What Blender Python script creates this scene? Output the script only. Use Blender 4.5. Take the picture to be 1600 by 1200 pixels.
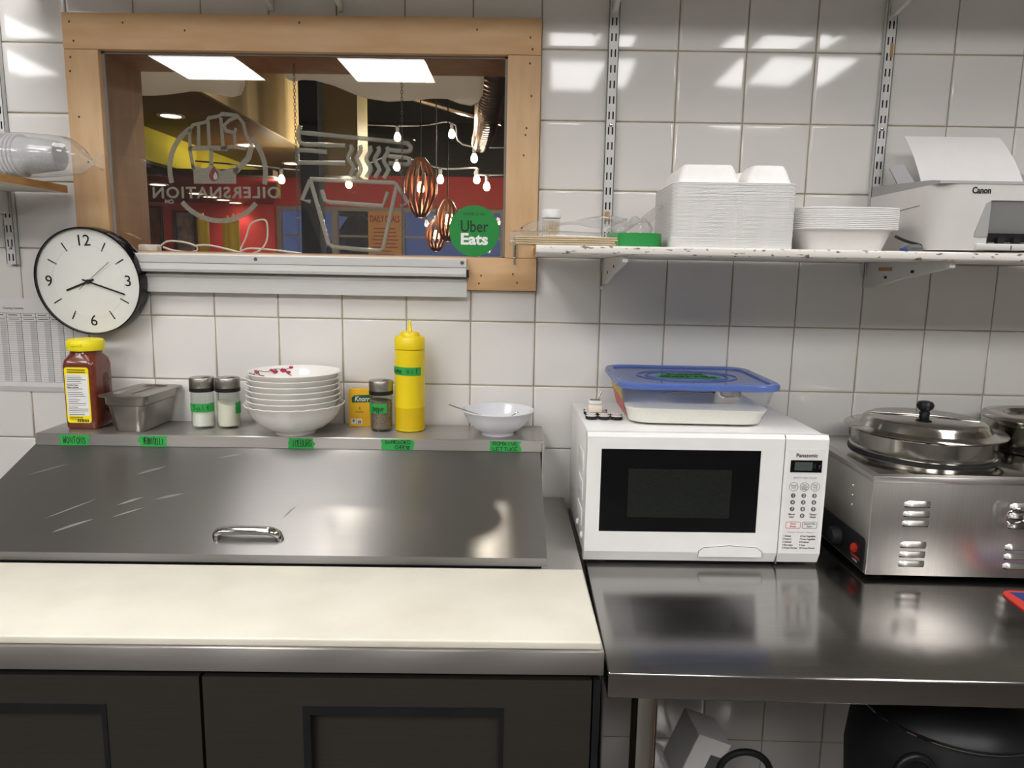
import bpy, bmesh, math, random
from math import sin, cos, pi, radians as R
from mathutils import Vector, Matrix
random.seed(7)
for o in list(bpy.data.objects): bpy.data.objects.remove(o, do_unlink=True)
S = bpy.context.scene
COL = S.collection

# ------------------------------------------------------------------ camera, world, exposure
cam = bpy.data.cameras.new('camera'); cam.sensor_fit = 'HORIZONTAL'; cam.sensor_width = 36.0
cam.lens = 1130 / 1600 * 36.0; cam.clip_start = 0.02
camo = bpy.data.objects.new('camera', cam); COL.objects.link(camo); S.camera = camo
yaw, pit, rol = R(-0.8436), R(-8.928), R(1.027)
fw = Vector((sin(yaw)*cos(pit), cos(yaw)*cos(pit), sin(pit)))
r0 = Vector((cos(yaw), -sin(yaw), 0)); u0 = r0.cross(fw)
rt = cos(rol)*r0 + sin(rol)*u0; up = -sin(rol)*r0 + cos(rol)*u0
camo.matrix_world = Matrix(((rt.x, up.x, -fw.x, -0.1822), (rt.y, up.y, -fw.y, -1.7398), (rt.z, up.z, -fw.z, 1.4688), (0, 0, 0, 1)))

W = bpy.data.worlds.new('dusk'); S.world = W; W.use_nodes = True
bg = W.node_tree.nodes['Background']; bg.inputs[0].default_value = (0.19, 0.23, 0.40, 1); bg.inputs[1].default_value = 1.0
S.view_settings.view_transform = 'Standard'; S.view_settings.look = 'None'
S.view_settings.exposure = -0.87; S.view_settings.gamma = 1.0; S.view_settings.use_curve_mapping = False
FAR_PANEL, NEAR_PANEL = 30.0, 19.0     # ceiling panel emission: rear row, row over the counter
CEIL = 2.80

# ------------------------------------------------------------------ materials
def lin(c):
    if isinstance(c, str):
        c = c.lstrip('#'); c = [int(c[i:i+2], 16)/255 for i in (0, 2, 4)]
        c = [x/12.92 if x <= .04045 else ((x+.055)/1.055)**2.4 for x in c]
    return (c[0], c[1], c[2], 1)
MATS = {}
def mat(name, col, rough=.5, metal=0., var=.06, scale=25., stretch=(1, 1, 1), bump=0., bscale=None, trans=0., alpha=1., ior=1.45,
        emit=0., ecol=None, aniso=0., tang=None, col2=None, rvar=0., coat=0., spec=.5, sss=0., thr=None):
    m = bpy.data.materials.new(name); m.use_nodes = True; nt = m.node_tree; N = nt.nodes; L = nt.links
    b = N['Principled BSDF']; c = lin(col)
    tc = N.new('ShaderNodeTexCoord'); mp = N.new('ShaderNodeMapping'); mp.inputs['Scale'].default_value = stretch
    L.new(tc.outputs['Object'], mp.inputs[0])
    nz = N.new('ShaderNodeTexNoise'); nz.inputs['Scale'].default_value = scale; nz.inputs['Detail'].default_value = 4
    L.new(mp.outputs[0], nz.inputs['Vector'])
    cr = N.new('ShaderNodeValToRGB')
    if thr: cr.color_ramp.elements[0].position, cr.color_ramp.elements[1].position = thr
    else: cr.color_ramp.elements[0].position = .3; cr.color_ramp.elements[1].position = .7
    c2 = lin(col2) if col2 else tuple(min(1, x*(1+var)) for x in c[:3]) + (1,)
    c1 = c if col2 else tuple(x*(1-var) for x in c[:3]) + (1,)
    cr.color_ramp.elements[0].color = c1; cr.color_ramp.elements[1].color = c2
    L.new(nz.outputs['Fac'], cr.inputs[0]); L.new(cr.outputs[0], b.inputs['Base Color'])
    b.inputs['Roughness'].default_value = rough; b.inputs['Metallic'].default_value = metal
    b.inputs['IOR'].default_value = ior; b.inputs['Transmission Weight'].default_value = trans
    b.inputs['Alpha'].default_value = alpha; b.inputs['Coat Weight'].default_value = coat
    b.inputs['Specular IOR Level'].default_value = spec
    if sss: b.inputs['Subsurface Weight'].default_value = sss; b.inputs['Subsurface Radius'].default_value = (.004, .004, .004)
    if rvar:
        mr = N.new('ShaderNodeMapRange'); mr.inputs[3].default_value = rough-rvar; mr.inputs[4].default_value = rough+rvar
        L.new(nz.outputs['Fac'], mr.inputs[0]); L.new(mr.outputs[0], b.inputs['Roughness'])
    if aniso:
        b.inputs['Anisotropic'].default_value = aniso
        cx = N.new('ShaderNodeCombineXYZ')
        for i in range(3): cx.inputs[i].default_value = tang[i]
        L.new(cx.outputs[0], b.inputs['Tangent'])
    if bump:
        bp = N.new('ShaderNodeBump'); bp.inputs['Strength'].default_value = bump; bp.inputs['Distance'].default_value = .002
        if bscale:
            n2 = N.new('ShaderNodeTexNoise'); n2.inputs['Scale'].default_value = bscale; n2.inputs['Detail'].default_value = 3
            L.new(mp.outputs[0], n2.inputs['Vector']); L.new(n2.outputs['Fac'], bp.inputs['Height'])
        else: L.new(nz.outputs['Fac'], bp.inputs['Height'])
        L.new(bp.outputs[0], b.inputs['Normal'])
    if emit:
        b.inputs['Emission Color'].default_value = lin(ecol or col); b.inputs['Emission Strength'].default_value = emit
    MATS[name] = m
    return m
def pane_mat(name, tint, refl=1.0, body=0., bodycol='#ffffff', rough=0.0):
    """clear sheet: transparent + Fresnel gloss, optionally some milky body"""
    m = bpy.data.materials.new(name); m.use_nodes = True; nt = m.node_tree; N = nt.nodes; L = nt.links
    N.remove(N['Principled BSDF']); out = N['Material Output']
    tr = N.new('ShaderNodeBsdfTransparent'); tr.inputs[0].default_value = lin(tint)
    gl = N.new('ShaderNodeBsdfGlossy'); gl.inputs['Roughness'].default_value = rough
    fr = N.new('ShaderNodeFresnel'); fr.inputs[0].default_value = 1.5
    ge = N.new('ShaderNodeNewGeometry'); io = N.new('ShaderNodeMath'); io.operation = 'MULTIPLY_ADD'; io.inputs[1].default_value = -.8333; io.inputs[2].default_value = 1.5
    L.new(ge.outputs['Backfacing'], io.inputs[0]); L.new(io.outputs[0], fr.inputs[0])     # same index from either side of the thin sheet
    ml = N.new('ShaderNodeMath'); ml.operation = 'MULTIPLY'; ml.inputs[1].default_value = refl; L.new(fr.outputs[0], ml.inputs[0])
    base = tr
    if body:
        nz = N.new('ShaderNodeTexNoise'); nz.inputs['Scale'].default_value = 40
        mr = N.new('ShaderNodeMapRange'); mr.inputs[3].default_value = body*.6; mr.inputs[4].default_value = body*1.4
        L.new(nz.outputs['Fac'], mr.inputs[0])
        df = N.new('ShaderNodeBsdfDiffuse'); df.inputs[0].default_value = lin(bodycol)
        mb = N.new('ShaderNodeMixShader'); L.new(mr.outputs[0], mb.inputs[0]); L.new(tr.outputs[0], mb.inputs[1]); L.new(df.outputs[0], mb.inputs[2]); base = mb
    mx = N.new('ShaderNodeMixShader'); L.new(ml.outputs[0], mx.inputs[0]); L.new(base.outputs[0], mx.inputs[1]); L.new(gl.outputs[0], mx.inputs[2])
    L.new(mx.outputs[0], out.inputs[0]); MATS[name] = m
    return m

mat('tile', '#e2e0dc', .07, var=.015, scale=6, bump=.02, bscale=35, coat=.0)
mat('grout', '#a69d86', .85, var=.12, scale=60)
mat('plaster', '#b9b4ac', .9)
mat('kitchen_paint', '#989693', .7)
mat('ceiling_white', '#c9c6c0', .9)
mat('floor_tile', '#4a443f', .45, var=.15, scale=8)
mat('lamp_panel', '#ffffff', .5, emit=FAR_PANEL, ecol='#fffcfb'); mat('lamp_panel_near', '#ffffff', .5, emit=NEAR_PANEL, ecol='#fffcfb')
mat('lamp_frame', '#e8e6e0', .5)
mat('birch', '#d9b68c', .5, var=.0, col2='#cfa678', scale=7, stretch=(1, 6, 6), bump=.02)
mat('birch_v', '#dcba90', .5, var=.0, col2='#cfa87c', scale=7, stretch=(6, 6, 1), bump=.02)
mat('knot', '#5d4128', .7)
mat('jamb_wood', '#a3805e', .45, col2='#8c6b4c', scale=5, stretch=(6, 6, 1))
mat('steel', '#bab7b3', .32, 1., var=.03, scale=18, stretch=(.6, 40, 40), rvar=.03, aniso=.9, tang=(0, .7, .7))
mat('steel_v', '#c2bfba', .32, 1., var=.06, scale=18, stretch=(40, 40, .6), rvar=.05, aniso=.6, tang=(0, 0, 1))
mat('steel_top', '#a3a19e', .16, 1., var=.06, scale=14, stretch=(.6, 30, 30), rvar=.05, aniso=.5, tang=(0, .7, .7))
mat('steel_lid', '#8f8d8b', .34, 1., var=.02, scale=14, stretch=(.5, 30, 30), rvar=.015, aniso=1., tang=(0, .7, .7))
mat('steel_dark_reflect', '#57554f', .38, .9, var=.05, scale=14, stretch=(.6, 30, 30), aniso=.5, tang=(0, .7, .7))  # reflection of the dark floor put into the base colour of doors and cabinet
mat('steel_pan', '#a7a39c', .34, 1., var=.05, scale=30, rvar=.06)
mat('chrome', '#c9c7c3', .10, 1., var=.03, scale=20, rvar=.04)
mat('pot_steel', '#b5b2ab', .14, 1., var=.06, scale=9, rvar=.05)
mat('black_plastic', '#16171a', .4, var=.2)
mat('black_gloss', '#0c0d10', .12, var=.1)
mat('black_matte', '#1a1b1e', .6, var=.2)
mat('cutting_board', '#e4e1d2', .42, var=0., col2='#d8d4c3', scale=9, bump=.04, bscale=60, thr=(.35, .8))
mat('aluminium', '#d6d6d3', .42, .35, var=.04, scale=20, stretch=(1, 30, 30))
mat('white_enamel', '#f0f0ee', .25, var=.02)
mat('white_plastic', '#ececea', .35, var=.02)
mat('white_foam', '#f4f2f0', .45, var=.015, scale=90, sss=.0)
mat('porcelain', '#e9e7e2', .10, var=.02, coat=.3)
mat('porcelain_blue', '#dfe1e6', .10, var=.02, coat=.3)
mat('printer_white', '#d3d0cd', .4, var=.02)
mat('printer_grey', '#9c9c9d', .45, var=.03)
mat('printer_pale_grey', '#a5a6a3', .5, var=.03)  # own light grey of the output mouth and latch
mat('paper', '#e0dedd', .7, var=.02)
mat('paper_grey', '#a9a8ab', .7, var=.04)
mat('ink', '#1b1b1d', .7, var=.1)
mat('ink_grey', '#5c5d60', .7, var=.1)
mat('clock_face', '#e4e5df', .35, var=.015)
mat('green_tape', '#2fa24a', .55, var=.05, scale=80, bump=.1)
mat('green_roll', '#249143', .5, var=.05)
mat('yellow_plastic', '#f0d51c', .32, var=.03)
mat('yellow_oil', '#d9b90f', .30, var=.04)
mat('yellow_lid', '#f0e01e', .38, var=.04)
mat('yellow_label', '#f2dd1a', .5, var=.03)
mat('label_white', '#e8e7e5', .6, var=.03)
mat('spice', '#6a2f1c', .22, var=.15, scale=70, coat=.4)
mat('salt', '#f1efe8', .8, var=.03, scale=200)
mat('pepper', '#7a6b5a', .8, var=.35, scale=220)
mat('sugar', '#efece2', .75, var=.03, scale=200)
pane_mat('clear_glass', '#fafcfa', 1.0)
pane_mat('window_glass', '#fbfaf8', 1.25)
pane_mat('clear_plastic', '#fcfdfd', .9, body=.05, rough=.05)
pane_mat('film', '#fcfcfc', 1.2, body=.10, bodycol='#e8e8ea', rough=.08)
pane_mat('cup_plastic', '#f6f7f8', 1.2, body=.42, bodycol='#e6e6e8', rough=.08)
pane_mat('blue_lid', '#c9d6fa', .8, body=.42, bodycol='#6b86c8', rough=.1)
pane_mat('blue_rim', '#9ab2f0', .9, body=.72, bodycol='#6681cb', rough=.1)
pane_mat('acrylic', '#fbfcfc', 1.0)
pane_mat('frosted', '#d9d9d4', .1, body=.62, bodycol='#a9a79c', rough=.4)
pane_mat('neon_off', '#e2e2de', .8, body=.52, bodycol='#c9cac4', rough=.15)
def thin_sheet(name, col, t=.5):
    m = bpy.data.materials.new(name); m.use_nodes = True; N = m.node_tree.nodes; L = m.node_tree.links; N.remove(N['Principled BSDF'])
    nz = N.new('ShaderNodeTexNoise'); nz.inputs['Scale'].default_value = 12; cr = N.new('ShaderNodeValToRGB'); c = lin(col); cr.color_ramp.elements[0].color = tuple(x*.95 for x in c[:3])+(1,); cr.color_ramp.elements[1].color = c; L.new(nz.outputs['Fac'], cr.inputs[0])
    d = N.new('ShaderNodeBsdfDiffuse'); tl = N.new('ShaderNodeBsdfTranslucent'); mx = N.new('ShaderNodeMixShader'); mx.inputs[0].default_value = t
    L.new(cr.outputs[0], d.inputs[0]); L.new(cr.outputs[0], tl.inputs[0]); L.new(d.outputs[0], mx.inputs[1]); L.new(tl.outputs[0], mx.inputs[2]); L.new(mx.outputs[0], N['Material Output'].inputs[0]); MATS[name] = m
thin_sheet('d_drip', '#eeebe4', .5)
mat('knorr', '#f1bb22', .45, var=.03)
mat('knorr_green', '#12603a', .45, var=.05)
mat('white_paint_shelf', '#e4e1da', .45, col2='#6f6252', scale=130, stretch=(.45, 1, 1), thr=(.59, .66))
mat('shelf_top', '#dcd9d2', .5, var=.03)
mat('standard', '#cfd0ce', .4, .15, var=.03)
mat('bracket', '#d8d7d2', .4, .05, var=.03)
mat('wood_edge', '#b98a55', .6, var=.12, stretch=(8, 1, 8))
mat('skewer', '#d8c193', .7, var=.08, scale=80)
mat('red_print', '#c5342f', .5)
mat('blossom', '#a8324d', .3)
mat('twig', '#4a3330', .4)
mat('uber_green', '#1f8a3c', .4, var=.03)
mat('uber_dark', '#10301e', .5)
mat('white_vinyl', '#f3f5f2', .4)
mat('blood', '#7a2b22', .5)
mat('lcd', '#4c5350', .25, var=.05)
mat('red_lens', '#a3251c', .15)
mat('cardboard', '#b18a55', .8, var=.1)
mat('cable_white', '#e4e2de', .4)
mat('flag_red', '#c3382f', .5); mat('flag_blue', '#1e3f7c', .5); mat('flag_white', '#e6e4e0', .5)
mat('label_pink', '#d98b85', .6, col2='#b24b4b', scale=60); mat('label_gold', '#d6b945', .6)
# dining side
mat('d_red', '#b8322e', .6, var=.05, scale=3); mat('d_maroon', '#6b2420', .35, var=.06, scale=3)
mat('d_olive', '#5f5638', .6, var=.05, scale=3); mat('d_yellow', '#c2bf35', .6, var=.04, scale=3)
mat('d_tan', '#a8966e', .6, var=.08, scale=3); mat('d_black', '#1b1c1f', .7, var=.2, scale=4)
mat('d_column', '#14181d', .9, var=.1, spec=.1); mat('d_brown', '#4c3a2b', .6); mat('d_frame', '#8c8580', .5)
mat('d_floor', '#3c332d', .5, var=.15)
mat('d_wicker', '#6e4128', .4, var=.2, scale=40); mat('d_poster', '#c08a4c', .6, var=.08); mat('d_posterink', '#96352a', .6)
mat('photo_a', '#8c4a2e', .35, col2='#2a1b18', scale=9); mat('photo_b', '#3d4654', .35, col2='#a38a78', scale=9)
mat('bulb_glow', '#fff2d8', .4, emit=40, ecol='#ffe3b0'); mat('pot_glow', '#fff2d8', .4, emit=14, ecol='#fff0cc')
mat('duct', '#b4aaa4', .22, 1., var=.08); mat('evergreen', '#16211b', .9, var=.3); mat('asphalt', '#262b38', .9)
pane_mat('facade_glass', '#dfe6f4', .8)
mat('d_bottle', '#c9b21e', .4, var=.05); mat('d_counter', '#6b4a33', .5, var=.1)

# ------------------------------------------------------------------ geometry helpers
def link(o, parent=None):
    COL.objects.link(o)
    if parent: o.parent = parent
    return o
def obj(name, bm, m, parent=None, smooth=False, loc=None, kind=None, label=None, angle=40):
    if isinstance(bm, bpy.types.Mesh): me = bm
    else:
        bmesh.ops.recalc_face_normals(bm, faces=bm.faces[:])
        me = bpy.data.meshes.new(name); 
        if smooth:
            for f in bm.faces: f.smooth = True
            for e in bm.edges:
                if len(e.link_faces) == 2 and e.calc_face_angle(0) > R(angle): e.smooth = False
        bm.to_mesh(me); bm.free()
        me.materials.append(MATS[m] if isinstance(m, str) else m)
    o = bpy.data.objects.new(name, me); link(o, parent)
    if loc: o.location = loc
    if kind: o['kind'] = kind
    if label: o['label'] = label
    return o
def thing(name, label, cat, loc=(0, 0, 0), rz=0., group=None):
    o = bpy.data.objects.new(name, None); o.empty_display_size = .05; link(o); o.location = loc; o.rotation_euler = (0, 0, rz)
    return tag(o, label, cat, group)
def tag(o, label, cat, group=None):
    o['label'] = label; o['category'] = cat
    if group: o['group'] = group
    return o
def struct(o): o['kind'] = 'structure'; return o
def NB(): return bmesh.new()
def box(bm, x0, x1, y0, y1, z0, z1, bev=0., seg=2, mtx=None):
    r = bmesh.ops.create_cube(bm, size=1.)
    vs = r['verts']
    for v in vs: v.co = Vector(((x0+x1)/2 + v.co.x*(x1-x0), (y0+y1)/2 + v.co.y*(y1-y0), (z0+z1)/2 + v.co.z*(z1-z0)))
    if bev:
        es = list({e for v in vs for e in v.link_edges})
        rr = bmesh.ops.bevel(bm, geom=es, offset=bev, segments=seg, affect='EDGES', profile=.5)
        vs = list({v for f in rr['faces'] for v in f.verts} | {v for v in vs if v.is_valid})
    if mtx is not None:
        for v in vs: v.co = mtx @ v.co
    return bm
def bxo(name, dims, m, parent=None, bev=0., smooth=None, **k):
    return obj(name, box(NB(), *dims, bev=bev), m, parent, smooth=bool(bev) if smooth is None else smooth, **k)
def lathe(bm, prof, c=(0, 0, 0), n=48, sx=1., sy=1., closed=False):
    rings = []
    for r, z in prof:
        if r < 1e-6: rings.append([bm.verts.new((c[0], c[1], c[2]+z))])
        else: rings.append([bm.verts.new((c[0]+r*cos(2*pi*i/n)*sx, c[1]+r*sin(2*pi*i/n)*sy, c[2]+z)) for i in range(n)])
    if closed: rings.append(rings[0])
    for a, b in zip(rings, rings[1:]):
        for i in range(n):
            j = (i+1) % n
            if len(a) == 1 and len(b) == 1: continue
            if len(a) == 1: bm.faces.new((a[0], b[i], b[j]))
            elif len(b) == 1: bm.faces.new((a[i], a[j], b[0]))
            else: bm.faces.new((a[i], a[j], b[j], b[i]))
    return bm
def tube(bm, pts, r, n=10, closed=False, caps=True):
    pts = [Vector(p) for p in pts]; rings = []; N = len(pts)
    rr = r if isinstance(r, (list, tuple)) else [r]*N
    prev = None
    for i, p in enumerate(pts):
        if closed: t = (pts[(i+1) % N]-pts[i-1]).normalized()
        else: t = (pts[min(i+1, N-1)]-pts[max(i-1, 0)]).normalized()
        if prev is None:
            a = Vector((0, 0, 1)) if abs(t.z) < .9 else Vector((1, 0, 0)); u = t.cross(a).normalized()
        else:
            u = (prev - t*prev.dot(t)).normalized()
        prev = u; w = t.cross(u)
        rings.append([bm.verts.new(p+(u*cos(2*pi*k/n)+w*sin(2*pi*k/n))*rr[i]) for k in range(n)])
    for i in range(N if closed else N-1):
        a, b = rings[i], rings[(i+1) % N]
        for k in range(n):
            j = (k+1) % n; bm.faces.new((a[k], a[j], b[j], b[k]))
    if caps and not closed: bm.faces.new(rings[0][::-1]); bm.faces.new(rings[-1])
    return bm
def smoothpath(pts, sub=6, closed=False):
    P = [Vector(p) for p in pts]; n = len(P); out = []
    for i in range(n if closed else n-1):
        g = (lambda k: P[k % n]) if closed else (lambda k: P[max(0, min(n-1, k))])
        p0, p1, p2, p3 = g(i-1), g(i), g(i+1), g(i+2)
        for s in range(sub):
            t = s/sub
            out.append(.5*((2*p1)+(p2-p0)*t+(2*p0-5*p1+4*p2-p3)*t*t+(3*p1-p0-3*p2+p3)*t**3))
    if not closed: out.append(P[-1])
    return out
def prism(bm, outline, f, d):
    """outline: 2-D points; f maps (a,b,depth)->xyz ; extrude from 0 to d"""
    lo = [bm.verts.new(f(a, b, 0)) for a, b in outline]; hi = [bm.verts.new(f(a, b, d)) for a, b in outline]
    n = len(lo); bm.faces.new(lo[::-1]); bm.faces.new(hi)
    for i in range(n): j = (i+1) % n; bm.faces.new((lo[i], lo[j], hi[j], hi[i]))
    return bm
def rrect(w, d, r, n=5, cx=0, cy=0):
    out = []
    for sx, sy, a0 in ((1, 1, 0), (-1, 1, 90), (-1, -1, 180), (1, -1, 270)):
        for k in range(n+1):
            a = R(a0+90*k/n); out.append((cx+sx*(w/2-r)+r*cos(a), cy+sy*(d/2-r)+r*sin(a)))
    return out
def loft(bm, loops, cap0=True, cap1=True):
    rings = [[bm.verts.new(p) for p in l] for l in loops]; n = len(rings[0])
    for a, b in zip(rings, rings[1:]):
        for i in range(n): j = (i+1) % n; bm.faces.new((a[i], a[j], b[j], b[i]))
    if cap0: bm.faces.new(rings[0][::-1])
    if cap1: bm.faces.new(rings[-1])
    return bm
def rloop(w, d, r, z, cx=0, cy=0, n=5): return [(x, y, z) for x, y in rrect(w, d, r, n, cx, cy)]
def ribbon(bm, pts, w, f, th=.0004, closed=False):
    """flat stroke of width w along 2-D points, mapped through f(a,b,depth)"""
    P = [Vector((p[0], p[1])) for p in pts]; n = len(P); L = []; Rr = []
    for i in range(n):
        a = P[i-1] if (i > 0 or closed) else P[i]; b = P[(i+1) % n] if (i < n-1 or closed) else P[i]
        t = (b-a); t = t.normalized() if t.length > 1e-9 else Vector((1, 0)); nn = Vector((-t.y, t.x))
        if 0 < i < n-1 or closed:
            t1 = (P[i]-a).normalized(); k = max(.45, abs(Vector((-t1.y, t1.x)).dot(nn)))
        else: k = 1
        L.append(P[i]+nn*w/2/k); Rr.append(P[i]-nn*w/2/k)
    for i in range(n if closed else n-1):
        j = (i+1) % n; q = [L[i], L[j], Rr[j], Rr[i]]
        prism(bm, [(v.x, v.y) for v in q], f, th)
    return bm
_fc = {}
def textmesh(s, size, width=None, align='CENTER', bold=0., shear=0., th=.0003, space=1.):
    cu = bpy.data.curves.new('t', 'FONT'); cu.body = s; cu.size = 1.; cu.align_x = align; cu.align_y = 'CENTER'; cu.extrude = .5
    cu.offset = bold; cu.shear = shear; cu.resolution_u = 3; cu.space_character = space
    o = bpy.data.objects.new('t', cu); COL.objects.link(o); dg = bpy.context.evaluated_depsgraph_get()
    me = bpy.data.meshes.new_from_object(o.evaluated_get(dg)); bpy.data.objects.remove(o, do_unlink=True); bpy.data.curves.remove(cu)
    xs = [v.co.x for v in me.vertices]; w = max(xs)-min(xs)
    sx = width/w if width else size
    for v in me.vertices: v.co = Vector((v.co.x*sx, v.co.y*size, (v.co.z+.5)*th))
    return me
def text(name, s, size, m, parent, f, width=None, align='CENTER', bold=0., shear=0., mirror=False, th=.0003, space=1.):
    """f maps (a,b,depth) -> xyz local to parent"""
    me = textmesh(s, size, width, align, bold, shear, th, space)
    for v in me.vertices: v.co = Vector(f(-v.co.x if mirror else v.co.x, v.co.y, v.co.z))
    me.materials.clear(); me.materials.append(MATS[m])
    o = bpy.data.objects.new(name, me); return link(o, parent)
# hand-lettering: single-stroke capitals and a few small letters on a 4x6 cell
GL = {'A': ['00,26,40', '12,32'], 'B': ['00,06,36,45,33,03', '33,42,40,00'], 'C': ['45,26,04,02,20,41'], 'D': ['00,06,26,44,42,20,00'], 'E': ['46,06,00,40', '03,33'],
      'G': ['45,26,04,02,20,41,43,23'], 'H': ['00,06', '40,46', '03,43'], 'I': ['20,26'], 'L': ['06,00,40'], 'M': ['00,06,23,46,40'], 'N': ['00,06,40,46'],
      'O': ['26,04,02,20,42,44,26'], 'R': ['00,06,36,44,33,03', '23,40'], 'S': ['45,26,05,14,42,20,01'], 'T': ['06,46', '26,20'], 'U': ['06,01,20,41,46'],
      'V': ['06,20,46'], 'W': ['06,10,24,30,46'], 'a': ['33,13,02,10,31', '33,31,40'], 'e': ['02,32,24,03,01,20,31'], 'i': ['14,10', '15,16'], 'l': ['16,11,20'],
      'o': ['14,03,01,10,31,33,14'], 'p': ['0-2,04', '03,24,33,31,10,01'], 'r': ['00,04', '03,14,33'], 's': ['33,14,03,31,10,01'], 't': ['16,11,20', '04,34'], 'm': ['00,04', '03,14,20', '23,34,40'], ' ': []}
def hand(name, s, x0, x1, y0, y1, m, parent, f, w=.0012, seed=1):
    rnd = random.Random(seed); bm = NB(); n = len(s); cw = (x1-x0)/n
    for i, ch in enumerate(s):
        jx, jy, js = rnd.uniform(-.06, .06)*cw, rnd.uniform(-.06, .06)*(y1-y0), rnd.uniform(.9, 1.1)
        for st in GL[ch]:
            pts = []
            for p in st.split(','):
                a, b = int(p[0]), int(p[1:]); pts.append((x0+cw*(i+.12+.19*a*js)+jx, y0+(y1-y0)*b/6*js+jy))
            ribbon(bm, pts, w, f)
    return obj(name, bm, m, parent)
def copy_tree(o, parent=None):
    c = o.copy(); COL.objects.link(c); c.parent = parent
    for ch in [x for x in bpy.data.objects if x.parent == o and x != c]: copy_tree(ch, c)
    return c
FR = lambda y: (lambda a, b, d: (a, y-d, b))          # front-facing plane at local y (facing -y): (x, z)
TOPF = lambda z: (lambda a, b, d: (a, b, z+d))         # lying plane: (x, y)
ORD = ['first', 'second', 'third', 'fourth', 'fifth', 'sixth', 'seventh', 'eighth', 'ninth', 'tenth', 'eleventh', 'twelfth', 'thirteenth', 'fourteenth', 'fifteenth',
       'sixteenth', 'seventeenth', 'eighteenth', 'nineteenth', 'twentieth']
def ordn(i):
    if i < 20: return ORD[i]
    t, u = divmod(i+1, 10); names = {2: 'twenty', 3: 'thirty', 4: 'forty', 5: 'fifty'}
    return {2: 'twentieth', 3: 'thirtieth', 4: 'fortieth', 5: 'fiftieth'}[t] if u == 0 else names[t]+'-'+ORD[u-1]

# ------------------------------------------------------------------ the room
T = .155; Z0 = 1.346
WX0, WX1, WZ0, WZ1 = -1.162, -.230, 1.497, 1.948      # clear opening
FX0, FX1, FZ0, FZ1 = -1.240, -.155, 1.421, 2.026      # outside of the wooden casing
nt = MATS['tile'].node_tree; mpn = [n for n in nt.nodes if n.type == 'MAPPING'][0]
oi = nt.nodes.new('ShaderNodeObjectInfo'); sc = nt.nodes.new('ShaderNodeVectorMath'); sc.operation = 'SCALE'; sc.inputs['Scale'].default_value = 37.
cb = nt.nodes.new('ShaderNodeCombineXYZ'); nt.links.new(oi.outputs['Random'], cb.inputs[0]); nt.links.new(oi.outputs['Random'], cb.inputs[2])
nt.links.new(cb.outputs[0], sc.inputs[0]); nt.links.new(sc.outputs[0], mpn.inputs['Location'])

def ring_boxes(bm, X0, X1, Z0_, Z1_, x0, x1, z0, z1, y0, y1):
    box(bm, X0, x0, y0, y1, Z0_, Z1_); box(bm, x1, X1, y0, y1, Z0_, Z1_)
    box(bm, x0, x1, y0, y1, Z0_, z0); box(bm, x0, x1, y0, y1, z1, Z1_); return bm
wall = struct(obj('wall_back', ring_boxes(NB(), -4.2, 3.2, 0, CEIL, WX0-.018, WX1+.018, WZ0-.018, WZ1+.018, .0025, .165), 'grout'))
def tile_mesh(x0, x1, z0, z1):
    g = .0015; w = x1-x0-2*g; h = z1-z0-2*g; bm = NB()
    def lp(i, y): return [(sx*(w/2-i), y, sz*(h/2-i)) for sx, sz in ((-1, -1), (1, -1), (1, 1), (-1, 1))]
    loft(bm, [lp(0, .007), lp(0, .0018), lp(.0006, .0007), lp(.0018, .0001), lp(.006, -.0002)], cap0=False)
    bmesh.ops.recalc_face_normals(bm, faces=bm.faces[:])
    for f in bm.faces: f.smooth = True
    me = bpy.data.meshes.new('tile'); bm.to_mesh(me); bm.free(); me.materials.append(MATS['tile']); return me
full = tile_mesh(0, T, 0, T); rt_ = random.Random(3); cache = {}
for i in range(-12, 9):
    for j in range(-6, 9):
        x0, x1 = i*T, (i+1)*T; z1 = Z0-j*T; z0 = z1-T
        if z0 < .02: continue
        if x1 < -.10 and z1 < .90: continue                       # hidden behind the prep fridge
        if -8 <= i <= -2:
            if z1 > FZ0 and z0 < FZ1:
                if z0 < FZ0 < z1: z1 = FZ0
                elif z0 < FZ1 < z1: z0 = FZ1
                else: continue
        k = round(z1-z0, 4); me = full if abs(k-T) < 1e-4 else cache.setdefault(k, tile_mesh(0, T, 0, k))
        o = bpy.data.objects.new('tile', me); link(o, wall); o.location = ((x0+x1)/2, rt_.uniform(-.0003, .0003), (z0+z1)/2)
        o.rotation_euler = (R(rt_.gauss(0, .28)), 0, R(rt_.gauss(0, .22)))
struct(bxo('floor', (-4.2, 3.2, -5.2, .0, -.05, 0), 'floor_tile'))
struct(bxo('ceiling', (-4.2, 3.2, -5.2, .165, CEIL, CEIL+.06), 'ceiling_white'))
struct(bxo('wall_left', (-4.26, -4.2, -5.2, .165, 0, CEIL), 'kitchen_paint'))
struct(bxo('wall_right', (3.2, 3.26, -5.2, .165, 0, CEIL), 'kitchen_paint'))
struct(bxo('wall_front', (-4.2, 3.2, -5.26, -5.2, 0, CEIL), 'kitchen_paint'))

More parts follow.
